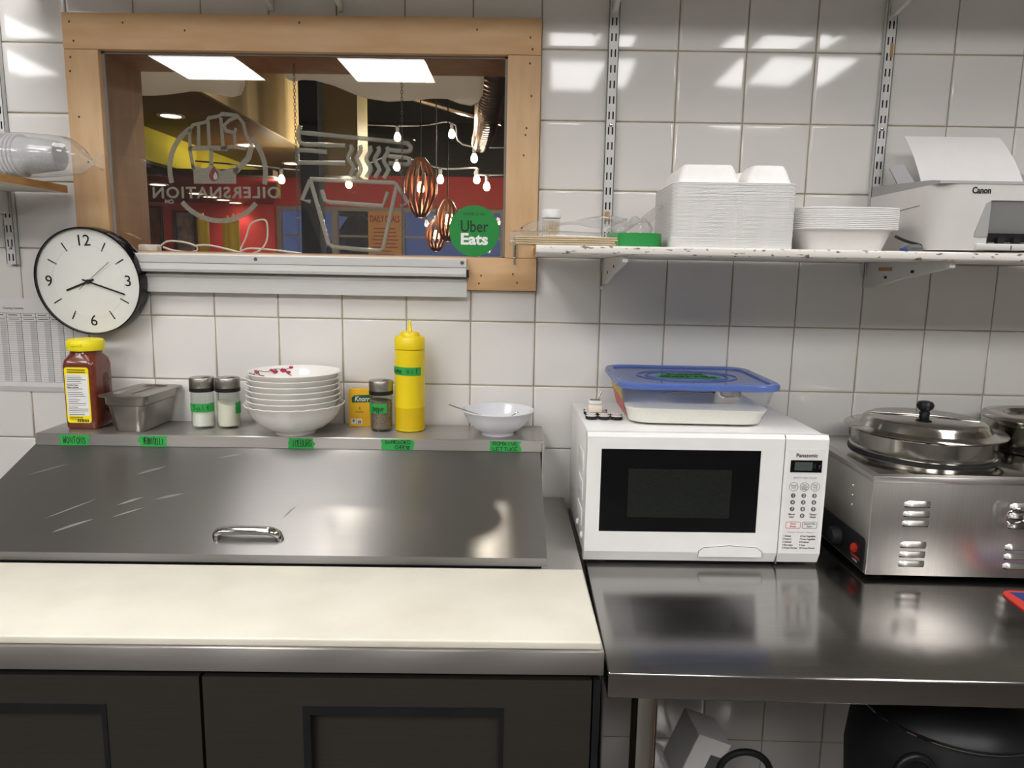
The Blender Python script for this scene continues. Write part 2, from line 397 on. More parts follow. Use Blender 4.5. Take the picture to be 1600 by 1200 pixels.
def troffer(cx, cy, lab, w=.56, l=1.16, m='lamp_panel'):
    t = thing('ceiling_light', lab, 'ceiling light', (cx, cy, CEIL), group='kitchen ceiling panels')
    bm = NB(); ring_boxes_xy = [(-w/2-.025, w/2+.025, -l/2-.025, -l/2), (-w/2-.025, w/2+.025, l/2, l/2+.025), (-w/2-.025, -w/2, -l/2, l/2), (w/2, w/2+.025, -l/2, l/2)]
    for a in ring_boxes_xy: box(bm, a[0], a[1], a[2], a[3], -.014, 0)
    obj('frame', bm, 'lamp_frame', t); bxo('diffuser', (-w/2, w/2, -l/2, l/2, -.010, -.002), m, t)
for k, cx in enumerate((-3.60, -2.35, -1.13, .12, 1.42)):
    troffer(cx, -3.12, ['leftmost of the bright white ceiling panels behind the viewer', 'bright ceiling panel mirrored at the left of the window glass', 'bright ceiling panel mirrored at the middle of the window glass',
                        'bright ceiling panel mirrored in the tiles right of the window', 'rightmost of the bright ceiling panels, mirrored in tiles above the foam stack'][k])

troffer(-1.13, -.98, 'bright ceiling panel above the prep fridge, nearest to the tiled wall', m='lamp_panel_near')
troffer(1.30, -.98, 'bright ceiling panel above the food warmer', m='lamp_panel_near')

# window casing, jambs, glass
win = bpy.data.objects.new('window_1', None); link(win); struct(win)
cas = bpy.data.objects.new('casing', None); link(cas, win)
bxo('casing_board', (FX0, FX1, -.018, .0025, WZ1, FZ1), 'birch', cas, bev=.0015)
bxo('casing_board', (FX0, FX1, -.018, .0025, FZ0, WZ0), 'birch', cas, bev=.0015)
bxo('casing_board', (FX0, WX0, -.0175, .0025, WZ0+.0006, WZ1-.0006), 'birch_v', cas, bev=.0015)
bxo('casing_board', (WX1, FX1, -.0175, .0025, WZ0+.0006, WZ1-.0006), 'birch_v', cas, bev=.0015)
for (x, z) in [(-1.222, 2.006), (-1.215, 1.965), (-1.10, 2.005), (-.96, 1.99), (-.70, 2.01), (-.30, 2.00), (-.18, 1.985), (-.175, 1.96), (-1.225, 1.93), (-1.228, 1.9), (-1.215, 1.80), (-1.20, 1.70),
               (-.18, 1.93), (-.175, 1.86), (-.185, 1.79), (-.187, 1.775), (-.19, 1.73), (-.285, 1.455), (-.29, 1.437), (-.21, 1.46), (-.20, 1.44)]:
    bm = NB(); lathe(bm, [(0, .0186), (.0022, .0185), (.0022, .017)], n=8); 
    for v in bm.verts: v.co = Vector((x+v.co.x, -v.co.z, z+v.co.y*1.2))
    obj('nail_hole', bm, 'knot', cas)
jb = NB()
for d in ((WX0-.018, WX0, WZ0-.018, WZ1+.018), (WX1, WX1+.018, WZ0-.018, WZ1+.018), (WX0, WX1, WZ1, WZ1+.018), (WX0, WX1, WZ0-.018, WZ0)): box(jb, d[0], d[1], .003, .17, d[2], d[3])
obj('jamb', jb, 'jamb_wood', win)
bxo('glass_pane', (WX0, WX1, .003, .009, WZ0, WZ1), 'window_glass', win)
bm = NB()
for d in ((WX0, WX0+.006, WZ0, WZ1), (WX1-.006, WX1, WZ0, WZ1), (WX0, WX1, WZ1-.005, WZ1), (WX0, WX1, WZ0, WZ0+.003)): box(bm, d[0], d[1], -.002, .0029, d[2], d[3])
obj('glazing_bead', bm, 'd_frame', win)
bm = NB(); box(bm, -.210, -.204, -.022, -.0178, 1.497, 1.545, bev=.001); tube(bm, [(-.207, -.025, 1.545), (-.207, -.025, 1.50)], .004, 8); tube(bm, [(-.207, -.024, 1.498), (-.207, -.024, 1.482)], .0025, 8)
obj('latch', bm, 'chrome', win, smooth=True)

# ------------------------------------------------------------------ prep fridge
PR = R(1.6)
prep = thing('prep_fridge', 'stainless steel sandwich prep fridge under the window with a sloping lid', 'prep fridge', (-.053, -.745, 0), PR)
bxo('cabinet', (-1.205, -.002, .03, .735, .10, .874), 'steel_dark_reflect', prep, bev=.002)
for x in (-1.15, -.06):
    for y in (.10, .66):
        bm = NB(); lathe(bm, [(0, 0), (.03, 0), (.03, .06), (.02, .07), (.02, .10), (0, .10)], (x, y, 0), 20); obj('caster', bm, 'black_plastic', prep, smooth=True)
bm = NB(); box(bm, -1.205, 0, 0, .738, .877, .915, bev=.002); obj('deck', bm, 'steel', prep, smooth=True)
def door(x0, x1, rx0, rx1):
    bm = NB(); z0, z1 = .13, .868; rz0, rz1 = .60, .823; y0, y1 = .002, .029
    ring_boxes(bm, x0, x1, z0, z1, rx0, rx1, rz0, rz1, y0, y1)
    d = obj('door', bm, 'steel_dark_reflect', prep)
    bm = NB(); ring_boxes(bm, rx0, rx1, rz0, rz1, rx0+.011, rx1-.007, rz0+.012, rz1-.014, .0005, .0285); obj('handle_frame', bm, 'black_plastic', d)
    bm = NB(); prism(bm, [(rz0, .0285), (rz1, .0285), (rz1, .024), (rz0, .010)], lambda a, b, dd: (rx0+dd, b, a), rx1-rx0); obj('recess_panel', bm, 'steel_dark_reflect', d)
door(-1.203, -.599, -1.03, -.738); door(-.594, -.017, -.447, -.147)
bxo('gasket', (-.014, -.004, .004, .03, .13, .868), 'black_plastic', prep)
# back shelf, riser and lid
bm = NB(); prism(bm, [(.594, 1.066), (.594, 1.0905), (.5955, 1.092), (.744, 1.092), (.744, 1.088), (.598, 1.088), (.598, 1.066)], lambda a, b, d: (-1.195+d, a, b), 1.135)
obj('back_shelf', bm, 'steel', prep)
bxo('riser', (-1.185, -.068, .612, .738, .915, 1.088), 'steel', prep)
bm = NB(); prism(bm, [(.30, .916), (.611, .916), (.611, 1.06), (.604, 1.062), (.30, .942)], lambda a, b, d: (-1.19+d, a, b), 1.112); obj('lid_cheeks', bm, 'black_matte', prep)
bxo('side_flange', (-.0665, -.062, .575, .738, .916, 1.087), 'steel', prep)
bm = NB(); th = .003
prism(bm, [(.277, .929), (.277, .9445), (.5975, 1.066), (.5985, 1.063), (.281, .9415), (.281, .929)], lambda a, b, d: (-1.2+d, a, b), 1.130)
lid = obj('lid', bm, 'steel_lid', prep)
# lid handle
sl = math.atan2(1.066-.9445, .5975-.277); hx, hy = -.632, .317; hz = .9445+(hy-.277)*math.tan(sl)
M = Matrix.Translation((hx, hy, hz)) @ Matrix.Rotation(sl, 4, 'X')
pts = smoothpath([(-.058, 0, -.001), (-.058, 0, .010), (-.050, 0, .018), (-.03, 0, .021), (.03, 0, .021), (.050, 0, .018), (.058, 0, .010), (.058, 0, -.001)], 5)
bm = NB(); tube(bm, pts, .0068, 10)
for v in bm.verts: v.co = M @ Vector((v.co.x, v.co.y*1.45, v.co.z))
obj('lid_handle', bm, 'chrome', lid, smooth=True)
# rubbed scuff marks on the lid
mat('scuff', '#a9a7a4', .48, .9, var=.05)
for k, (p, q) in enumerate([((-1.0066, 0.3267), (-0.947, 0.364)), ((-0.9203, 0.4044), (-0.8805, 0.4279)), ((-0.8524, 0.4227), (-0.8035, 0.4411)), ((-0.9272, 0.4991), (-0.877, 0.5258)), ((-0.779, 0.5567), (-0.7261, 0.5738)), ((-1.0421, 0.3622), (-0.9717, 0.4203)), ((-1.1499, 0.4921), (-1.0909, 0.5296)), ((-0.9142, 0.3699), (-0.8654, 0.3981)), ((-0.5846, 0.3691), (-0.5669, 0.4096))]):
    bm = NB(); d_ = Vector(q)-Vector(p); n_ = Vector((-d_.y, d_.x)).normalized()*(.0042 if k < 5 else .0022); m_ = (Vector(p)+Vector(q))/2; o_ = []
    for i in range(10): t_ = -pi/2+pi*i/9; o_.append(m_+d_*.5*sin(t_)+n_*cos(t_)**2)
    for i in range(1, 9): t_ = pi/2-pi*i/9; o_.append(m_+d_*.5*sin(t_)-n_*.6*cos(t_)**2)
    prism(bm, [(v.x, v.y) for v in o_], lambda a, b, d: (a, b, .9446+(b-.277)*math.tan(sl)+d), .00012); obj('scuff_mark', bm, 'scuff', lid)
# tape labels on the shelf lip
def prep_tape(name, x0, x1, z0, z1, lines, seed):
    rnd = random.Random(seed); bm = NB(); n = 4; o = []
    for k in range(n+1): o.append((x0+rnd.uniform(-.0035, .0035), z0+(z1-z0)*k/n))
    for k in range(n+1): o.append((x1+rnd.uniform(-.0035, .0035), z1-(z1-z0)*k/n))
    prism(bm, o, FR(.5938), .0004); t = obj('tape_label', bm, 'green_tape', prep, label='green masking tape with %s written in pen' % name)
    for k, (s, ix) in enumerate(lines):
        h = (z1-z0)/len(lines); b = z1-h*(k+1)
        hand('lettering', s, x0+.008+ix, x1-.006, b+.2*h, b+.82*h, 'ink', t, FR(.5932), .0012, seed+k)
def lx(x): return (x+.053)*cos(PR)+(.59)*sin(PR)
prep_tape('WONTONS', lx(-1.213), lx(-1.148), 1.0655, 1.0895, [('WONTONS', 0)], 1)
prep_tape('VERMICELLI', lx(-1.036), lx(-.976), 1.0655, 1.0895, [('VERMICELLI', 0)], 2)
prep_tape('ICEBURG', lx(-.704), lx(-.646), 1.0655, 1.0895, [('ICEBURG', 0)], 3)
prep_tape('SHREDDED CHEESE', lx(-.494), lx(-.425), 1.0655, 1.0895, [('SHREDDED', -.003), ('CHEESE', .02)], 4)
prep_tape('ROMAINE LETTUCE', lx(-.255), lx(-.184), 1.0655, 1.0895, [('ROMAINE', 0), ('LETTUCE', 0)], 5)
# cutting board lies on the deck
cbm = NB(); box(cbm, -1.19, -.004, .004, .268, .9155, .9285, bev=.003, seg=3)
cbo = obj('cutting_board', cbm, 'cutting_board', None, smooth=True, loc=(-.053, -.745, 0)); cbo.rotation_euler = (0, 0, PR)
tag(cbo, 'long white plastic cutting board in front of the sloping steel lid', 'cutting board')

# ------------------------------------------------------------------ steel work table
TZ = .888
tab = thing('work_table', 'stainless steel work table carrying the microwave and food warmer', 'table', (-.048, -.754, 0))
TW = 1.50
bm = NB(); box(bm, 0, TW, 0, .740, TZ-.0415, TZ, bev=.0035, seg=4); obj('table_top', bm, 'steel_top', tab, smooth=True)
for x in (.066, TW-.066):
    for y in (.054, .69):
        bm = NB(); lathe(bm, [(.0205, .02), (.0205, TZ-.042)], (x, y, 0), 28); lathe(bm, [(0, 0), (.016, 0), (.024, .008), (.022, .03), (.0205, .03)], (x, y, 0), 28); obj('leg', bm, 'chrome', tab, smooth=True)
bxo('undershelf', (.02, TW-.02, .03, .71, .13, .15), 'steel_top', tab, bev=.002)

# ------------------------------------------------------------------ microwave
mw = thing('microwave_oven', 'white countertop microwave oven with dark door glass on the steel table', 'microwave', (-.053, -.362, TZ), R(1.7))
MWW, MWH, MWD = .474, .272, .335                  # local: x 0..W, y 0(front)..D, z 0..H
zb = .006
body = obj('body', box(NB(), .001, MWW-.001, .028, MWD, zb+.008, MWH-.001, bev=.004), 'white_enamel', mw, smooth=True)
for x in (.04, .43):
    for y in (.06, .29):
        bm = NB(); lathe(bm, [(0, 0), (.012, 0), (.013, zb+.009), (0, zb+.009)], (x, y, 0), 16); obj('foot', bm, 'white_plastic', mw, smooth=True)
for z0, z1 in ((.175, .215), (.115, .155), (.06, .095)):
    bxo('side_vent_panel', (-.0008, .0012, .06, .14, z0, z1), 'white_plastic', body, bev=.0006)
for y in (.05, .13):
    bm = NB(); lathe(bm, [(0, .005), (.006, .004), (.009, 0)], n=14)
    for v in bm.verts: v.co = Vector((.001-v.co.z, y+v.co.x, .045+v.co.y))
    obj('side_screw', bm, 'white_plastic', body, smooth=True)
SPL = .388
# front door: faceted slab, lower edge swept back
def front_slab(x0, x1, bev=.006):
    prof = [(.028, MWH-.002), (.006, MWH), (.0, MWH-.008), (0, .030), (.010, zb+.002), (.028, zb)]
    bm = NB(); n = len(prof)
    loft(bm, [[(x, y, z) for y, z in prof] for x in (x0, x1)])
    return bm
# the door's window opening: four bars around it
wx0, wx1, wz0, wz1 = .028, .342, .071, .240
bm = NB()
for a, b in ((0.0, wx0), (wx1, SPL-.001)): loft(bm, [[(x, y, z) for y, z in [(.028, MWH-.002), (.006, MWH), (.0, MWH-.008), (0, .030), (.010, zb+.002), (.028, zb)]] for x in (a, b)])
loft(bm, [[(x, y, z) for y, z in [(.028, MWH-.002), (.006, MWH), (.0, MWH-.008), (.0, wz1), (.028, wz1)]] for x in (wx0, wx1)])
loft(bm, [[(x, y, z) for y, z in [(.028, wz0), (.0, wz0), (0, .030), (.010, zb+.002), (.028, zb)]] for x in (wx0, wx1)])
bmesh.ops.remove_doubles(bm, verts=bm.verts[:], dist=1e-5)
dr = obj('door', bm, 'white_plastic', mw)
bxo('door_glass', (wx0, wx1, .002, .006, wz0, wz1), 'black_gloss', dr)
bxo('mesh_screen', (wx0+.055, wx1-.055, .0012, .0021, wz0+.03, wz1-.04), mat('mesh_dark', '#1f2220', .18, var=.2, scale=300), dr)
bm = NB(); ho = [(.228, .022), (.229, .034), (.238, .041), (.29, .046), (.345, .042), (.356, .034), (.357, .022)]
prism(bm, ho, FR(.004), .0075); obj('door_button', bm, 'white_plastic', dr, smooth=False)
bm = NB(); ribbon(bm, ho, .0012, FR(-.0032)); obj('button_seam', bm, 'ink_grey', dr)
bxo('door_seam', (SPL-.001, SPL+.001, .003, .028, zb, MWH-.002), 'ink_grey', mw)
cp = obj('control_panel', front_slab(SPL+.001, MWW), 'white_plastic', mw)
pf = FR(-.0003); bxo('membrane', (SPL+.008, MWW-.006, -.0004, .001, .033, .245), 'label_white', cp)
pc = (SPL+.008+MWW-.006)/2
text('brand_name', 'Panasonic', .0105, 'ink', cp, lambda a, b, d: (pc+a, -.0005-d, .232+b), width=.042, bold=.02)
bxo('display', (pc-.031, pc+.031, -.0012, .0005, .198, .2225), 'black_gloss', cp); bxo('display_lcd', (pc-.023, pc+.012, -.0016, -.0010, .202, .219), 'lcd', cp)
text('display_digit', '8', .014, 'ink', cp, lambda a, b, d: (pc+.016+a, -.0014-d, .2105+b)); text('display_mark', ':', .012, 'paper_grey', cp, lambda a, b, d: (pc+.026+a, -.0014-d, .2105+b))
text('power_text', '800W High Power', .0055, 'paper_grey', cp, lambda a, b, d: (pc+a, -.0005-d, .187+b), width=.047)
for k, s in enumerate(('Power\nLevel', 'Auto\nDefrost\n(lb/kg)', 'Auto\nCook\n1-10')):
    x = pc+(k-1)*.0215; bm = NB(); ribbon(bm, [(x+.0088*cos(2*pi*i/24), .1685+.0088*sin(2*pi*i/24)) for i in range(24)], .0007, FR(-.0004), closed=True); b_ = obj('button_ring', bm, 'ink_grey', cp)
    text('button_text', s, .0042, 'ink', b_, lambda a, b, d, x=x: (x+a, -.0005-d, .1685+b))
nums = [['1', '2', '3'], ['4', '5', '6'], ['7', '8', '9'], ['More', '0', 'Timer']]
for r_ in range(4):
    for c_ in range(3):
        x = pc+(c_-1)*.0212; z = .1505-r_*.0138
        if r_ == 3 and c_ != 1:
            text('button_text', 'More/\nLess' if c_ == 0 else 'Timer/\nClock', .0052, 'ink', cp, lambda a, b, d: (x+a, -.0005-d, z+b), bold=.02); continue
        bm = NB(); prism(bm, [(x+.0046*cos(2*pi*i/16), z+.0046*sin(2*pi*i/16)) for i in range(16)], FR(-.0004), .0006); b_ = obj('number_button', bm, 'ink_grey', cp)
        text('digit', nums[r_][c_], .0075, 'label_white', b_, lambda a, b, d: (x+a, -.0011-d, z+b), bold=.01)
for k, (s, m_) in enumerate((('Stop/\nReset', 'red_print'), ('Quick Min\nStart', 'ink_grey'))):
    x = pc-.0165+k*.033; o = rrect(.029, .013, .002, 3, x, .0895); bm = NB(); ribbon(bm, o, .0007, FR(-.0004), closed=True); b_ = obj('button_outline', bm, m_, cp)
    text('button_text', s, .0055, 'red_print' if k == 0 else 'ink', b_, lambda a, b, d: (x+a, -.0005-d, .0895+b))
text('menu_title', '- Auto Cook Menu -', .0042, 'paper_grey', cp, lambda a, b, d: (pc+a, -.0005-d, .0745+b), width=.06)
for k, s in enumerate(('1 Reheat', '2 Popcorn', '3 Oatmeal', '4 Beverages', '5 Frozen Entrees', '6 Fresh Vegetables', '7 Frozen Vegetables', '8 Potatoes', '9 Soup', '10 Frozen Dinners')):
    x = pc-.035+(k//5)*.034; z = .0665-(k % 5)*.0062
    text('menu_line', s, .0052, 'ink', cp, lambda a, b, d: (x+a, -.0005-d, z+b), align='LEFT', width=min(.031, .0019*len(s)), bold=.01)

# ------------------------------------------------------------------ plastic tub of sugar on the microwave
MT = TZ+MWH
tub = thing('sugar_tub', 'clear plastic tub of white sugar with translucent blue lid on the microwave', 'storage tub', (.178, -.158, MT+.0006), 0)
W_, D_ = .288, .262; H_ = .082
L_ = [(W_-.03, D_-.03, .001), (W_-.012, D_-.012, .004), (W_-.004, D_-.004, .016), (W_+.030, D_+.026, H_)]
bm = NB(); loft(bm, [rloop(w, d, .04, z, n=6) for w, d, z in L_], cap1=False); obj('tub_body', bm, 'clear_plastic', tub, smooth=True)
def wz(z): k = (z-.016)/(H_-.016); return W_-.004+k*.034-.003, D_-.004+k*.030-.003
a, b = wz(.046); bm = NB(); loops = [rloop(W_-.034, D_-.034, .036, .002, n=6), rloop(W_-.015, D_-.015, .038, .005, n=6), rloop(W_-.009, D_-.009, .038, .017, n=6)]
top = [(x, y, .044+.004*sin(x*17+1)+.005*cos(y*21)-.006*(x > 0)*min(1, x*12)) for x, y in rrect(a-.002, b-.002, .038, 6)]
loft(bm, loops+[top], cap1=False)
tv = [v for v in bm.verts if v.co.z > .03]; cc = bm.verts.new((0, 0.02, .047)); n_ = len(top); bm.verts.ensure_lookup_table(); base = 3*n_
for i in range(n_): bm.faces.new((bm.verts[base+i], bm.verts[base+(i+1) % n_], cc))
sg = obj('sugar', bm, 'sugar', tub, smooth=True); sg['kind'] = 'stuff'; sg['label'] = 'white granulated sugar filling half of the tub'
LW, LD = W_+.046, D_+.040
bm = NB(); loft(bm, [rloop(LW-.006, LD-.006, .045, H_-.006), rloop(LW, LD, .047, H_-.004), rloop(LW, LD, .047, H_+.004), rloop(LW-.006, LD-.006, .045, H_+.0075), rloop(LW-.034, LD-.034, .035, H_+.0065), rloop(LW-.036, LD-.036, .034, H_+.002), rloop(LW-.030, LD-.030, .036, H_+.0005)], cap0=False, cap1=False)
lidb = obj('lid', bm, 'blue_rim', tub, smooth=True)
bm = NB(); loft(bm, [rloop(LW-.034, LD-.034, .035, H_+.0012), rloop(LW-.036, LD-.036, .035, H_+.0032)]); obj('lid_panel', bm, 'blue_lid', lidb, smooth=False)
bm = NB()
for s_ in (1., .82): ribbon(bm, [(.108*s_*cos(2*pi*i/40), .082*s_*sin(2*pi*i/40)) for i in range(40)], .003, TOPF(H_+.0034), .0016, closed=True)
obj('lid_ring', bm, 'blue_rim', lidb)
for y_, x0_, x1_, s_ in ((.018, -.055, .05, 'SUGAR'), (-.02, -.075, .072, 'GRANULATED')):
    bm = NB(); prism(bm, [(x0_, y_-.016), (x1_, y_-.014), (x1_-.004, y_+.014), (x0_+.004, y_+.015)], TOPF(H_+.0036), .0006); tp = obj('lid_tape', bm, 'green_tape', lidb)
    hand('lettering', s_.replace('G', 'G'), x0_+.012, x1_-.012, y_-.010, y_+.009, 'ink', tp, TOPF(H_+.0046), .0024, 9)
k0 = (.030)/(H_); 
for (z0_, z1_, m_) in ((.012, .048, 'label_pink'), (.048, .076, 'label_gold')):
    bm = NB(); e = .0012
    def sx(z): k = (z-.016)/(H_-.016); return -(W_-.004+k*.034)/2-e
    loft(bm, [[(sx(z0_), -.085, z0_), (sx(z0_), .075, z0_), (sx(z0_)+.001, .075, z0_), (sx(z0_)+.001, -.085, z0_)], [(sx(z1_), -.085, z1_), (sx(z1_), .075, z1_), (sx(z1_)+.001, .075, z1_), (sx(z1_)+.001, -.085, z1_)]]); obj('side_sticker', bm, m_, tub)
# measuring cup lying in the sugar
cup = thing('measuring_cup', 'steel measuring cup with slotted handle lying in the sugar', 'measuring cup', (.245, -.245, MT+.056), R(188))
bm = NB(); lathe(bm, [(0, -.010), (.025, -.010), (.030, -.004), (.0315, .014), (.033, .016), (.031, .016), (.0295, -.002), (.024, -.0075), (0, -.0075)], n=32); 
RM = Matrix.Rotation(R(28), 4, 'X')
for v in bm.verts: v.co = RM @ v.co
obj('bowl', bm, 'chrome', cup, smooth=True)
bm = NB(); o_ = [(.028, .010, .006), (.06, .006, .008), (.085, .012, .009), (.125, .012, .010), (.14, .005, .010)]
box(bm, .03, .075, -.005, .005, .007, .009)
ribbon(bm, [(.075+.033*(1-cos(2*pi*i/20))*.9, .010*sin(2*pi*i/20)) for i in range(20)], .006, TOPF(.007), .002, closed=True); obj('handle', bm, 'chrome', cup)

# ------------------------------------------------------------------ felt pads and small timer beside the tub
gi = 0
for r_ in range(4):
    for c_ in range(3):
        x = -.034+c_*.0265+(r_ % 2)*.002; y = -.226+r_*.025
        if c_ == 2 and r_ > 1: continue
        t = thing('round_pad', 'white black-rimmed pad on the microwave, %s row from front, %s from left' % (ORD[r_], ORD[c_]), 'pad', (x, y, MT+.0003), group='round pads on the microwave')
        bm = NB(); lathe(bm, [(0, 0), (.0128, 0), (.0128, .0055), (0, .0055)], n=24); obj('rim', bm, 'black_matte', t)
        bm = NB(); lathe(bm, [(0, .0057), (.0112, .0057), (.0118, .0064), (.0105, .0072), (0, .0074)], n=24); obj('disc', bm, 'paper', t, smooth=True)
tm = thing('kitchen_timer', 'small cream box with grey screen standing on the round pads', 'timer', (-.0235, -.190, MT+.0080), R(-4))
bxo('case', (-.0155, .0155, -.012, .012, 0, .017), mat('cream', '#e8ddce', .5), tm, bev=.003)
bxo('case_top', (-.0145, .0145, -.0105, .0115, .0172, .0255), 'label_white', tm, bev=.002); bxo('screen', (-.011, .011, -.004, .009, .0256, .0262), 'ink_grey', tm)
bm = NB(); tube(bm, [(.006, .010, .024), (.013, .014, .044)], .0016, 8); obj('pin', bm, 'chrome', tm, smooth=True)

# ------------------------------------------------------------------ food warmer with two pots
fz = .010; WT = 1.097-TZ
fwm = thing('food_warmer', 'stainless steel countertop food warmer with louvres right of the microwave', 'food warmer', (.487, -.402, TZ))
WW, WD = .72, .365
bm = NB(); box(bm, .002, WW-.002, .002, WD-.002, fz, WT-.010, bev=.0015); obj('housing', bm, 'steel_v', fwm, smooth=True)
bm = NB(); box(bm, 0, WW, 0, WD, WT-.0135, WT-.001, bev=.002); obj('top_rim', bm, 'steel', fwm, smooth=True)
bxo('top_plate', (.016, WW-.016, .016, WD-.016, WT-.002, WT), 'pot_steel', fwm, bev=.0006)
for x in (.04, WW-.04):
    for y in (.04, WD-.04):
        bm = NB(); lathe(bm, [(0, 0), (.012, 0), (.012, fz+.001), (0, fz+.001)], (x, y, 0), 14); obj('foot', bm, 'black_plastic', fwm)
for cx in (.088, .288):
    for z in (.155, .136, .117, .074, .055, .036):
        bm = NB(); n = 9; loops = []
        for k in range(n):
            u = -1+2*k/(n-1); dd = .006*(1-abs(u)**6)+.0003; loops.append([(cx+u*.0255, .0022, z-.005), (cx+u*.0255, .0022-dd, z-.0045), (cx+u*.0255*.99, .0022-dd*.75, z+.002), (cx+u*.0255*.97, .0022, z+.0055)])
        loft(bm, loops); obj('louvre', bm, 'steel_v', fwm, smooth=True, angle=60)
        bxo('louvre_slot', (cx-.024, cx+.024, .0012, .0021, z-.0075, z-.005), 'black_matte', fwm)
# control panel on the left side, towards the front
bm = NB(); prism(bm, [(.012, .014), (.012, .072), (.018, .078), (.24, .078), (.24, .014)], lambda a, b, d: (.002-d, a, b), .002); cpn = obj('control_panel', bm, 'black_plastic', fwm)
bm = NB(); lathe(bm, [(0, 0), (.019, 0), (.018, .014), (.015, .018), (0, .018)], n=28)
for v in bm.verts: v.co = Vector((0-v.co.z, .125+v.co.x, .044+v.co.y))
kb = obj('knob', bm, 'black_matte', cpn, smooth=True)
bm = NB(); lathe(bm, [(.010, 0), (.010, .004), (.006, .008), (0, .009)], n=20)
for v in bm.verts: v.co = Vector((0-v.co.z, .048+v.co.x, .047+v.co.y))
obj('indicator_light', bm, 'red_lens', cpn, smooth=True)
text('panel_text', 'WARNING', .008, 'red_print', cpn, lambda a, b, d: (-.0002-d, .045-a, .030+b)); text('panel_text', 'POWER', .006, 'paper_grey', cpn, lambda a, b, d: (-.0002-d, .045-a, .022+b))
for k in range(3):
    bm = NB(); lathe(bm, [(0, .003), (.003, .002), (.004, 0)], n=10)
    for v in bm.verts: v.co = Vector((.002-v.co.z, .085+v.co.x-.001*k, .165-.02*k+v.co.y))
    obj('rivet', bm, 'chrome', fwm, smooth=True)
PZ = 1.0972
pot = thing('round_pot', 'polished round steel food pot with black-knobbed lid on the warmer', 'pot', (.682, -.200, PZ))
bm = NB(); lathe(bm, [(.1445, 0), (.1445, .004), (.139, .006)], n=64); obj('gasket_ring', bm, 'black_matte', pot, smooth=True)
bm = NB(); lathe(bm, [(0, .002), (.138, .002), (.142, .008), (.142, .011), (.139, .014), (.139, .045), (.150, .0475), (.152, .049), (.150, .050), (.136, .048), (.134, .01), (0, .008)], n=64); obj('pot_body', bm, 'pot_steel', pot, smooth=True)
bm = NB(); lathe(bm, [(.146, .0505), (.155, .0505), (.1565, .052), (.155, .0535), (.140, .0535), (.128, .057), (.122, .066), (.117, .073), (.108, .0765), (0, .0785), (0, .0765), (.107, .0745), (.120, .064), (.127, .055), (.146, .0505)], n=64)
ld = obj('lid', bm, 'pot_steel', pot, smooth=True)
bm = NB(); tube(bm, [(-.098, .035, .0785), (0, 0, .0802), (.098, -.035, .0785)], .0018, 8); obj('lid_fold', bm, 'chrome', ld, smooth=True)
bm = NB(); lathe(bm, [(0, .078), (.010, .078), (.011, .086), (.0085, .089), (.016, .096), (.0175, .103), (.014, .109), (.008, .111), (0, .1113)], n=28); obj('lid_knob', bm, 'black_plastic', ld, smooth=True)
pt2 = thing('round_pot', 'steel pot with dished lid at the right edge behind the other pot', 'pot', (.985, -.150, PZ))
bm = NB(); lathe(bm, [(0, .002), (.124, .002), (.124, .062), (.128, .064), (.128, .066), (.12, .066), (.119, .01), (0, .008)], n=56); obj('pot_body', bm, 'pot_steel', pt2, smooth=True)
bm = NB(); lathe(bm, [(.128, .0665), (.130, .068), (.130, .071), (.124, .0755), (.105, .0785), (.088, .076), (.083, .068), (0, .066), (0, .064), (.085, .066), (.10, .074), (.12, .0715), (.128, .0665)], n=56); l2 = obj('lid', bm, 'pot_steel', pt2, smooth=True)
bm = NB(); lathe(bm, [(0, .066), (.009, .066), (.010, .073), (.008, .076), (.015, .083), (.0155, .089), (.010, .094), (0, .095)], n=24); obj('lid_knob', bm, 'black_plastic', l2, smooth=True)

# tongs hooked over the warmer's front
tg = thing('tongs', 'shiny steel tongs with wire ring lying against the warmer front', 'tongs', (.757, -.420, 1.020), 0)
bm = NB(); tube(bm, [(.0+.020*cos(a_)-.006, -.002-.006*sin(a_*1), .010+.016*sin(a_)) for a_ in [2*pi*i/28 for i in range(28)]], .0022, 8, closed=True); obj('pull_ring', bm, 'chrome', tg, smooth=True)
for s_ in (0, 1):
    bm = NB(); p0 = [(.012, .006-.010*s_, .010-.018*s_), (.06, .002-.010*s_, .004-.020*s_), (.14, -.002-.012*s_, -.004-.03*s_), (.24, -.004-.014*s_, -.012-.036*s_)]
    loops = []
    for (x, y, z), w in zip(p0, (.010, .014, .015, .012)):
        loops.append([(x, y+.0035*abs(q)/1., z+q*w) for q in (-1, -.5, 0, .5, 1)]+[(x, y-.0012+.0035*abs(q), z+q*w) for q in (1, .5, 0, -.5, -1)])
    loft(bm, loops); obj('arm', bm, 'chrome', tg, smooth=True)
# red, white and blue card on the table
cd = thing('printed_card', 'red, blue and white rounded card on the steel table at the right edge', 'card', (.80, -.50, TZ+.0003), R(-4))
def card_shape(o, m, nm, z, th): bm = NB(); prism(bm, o, TOPF(z), th); return obj(nm, bm, m, cd)
base_ = rrect(.17, .11, .025, 5); card_shape(base_, 'flag_red', 'card_base', 0, .003)
card_shape([(-.068, .046), (.075, .046), (.075, -.005), (-.062, -.005)], 'flag_blue', 'blue_field', .0031, .0004)
card_shape([(-.060, -.007), (.075, -.007), (.075, -.045), (-.035, -.045)], 'flag_white', 'white_field', .0031, .0004)

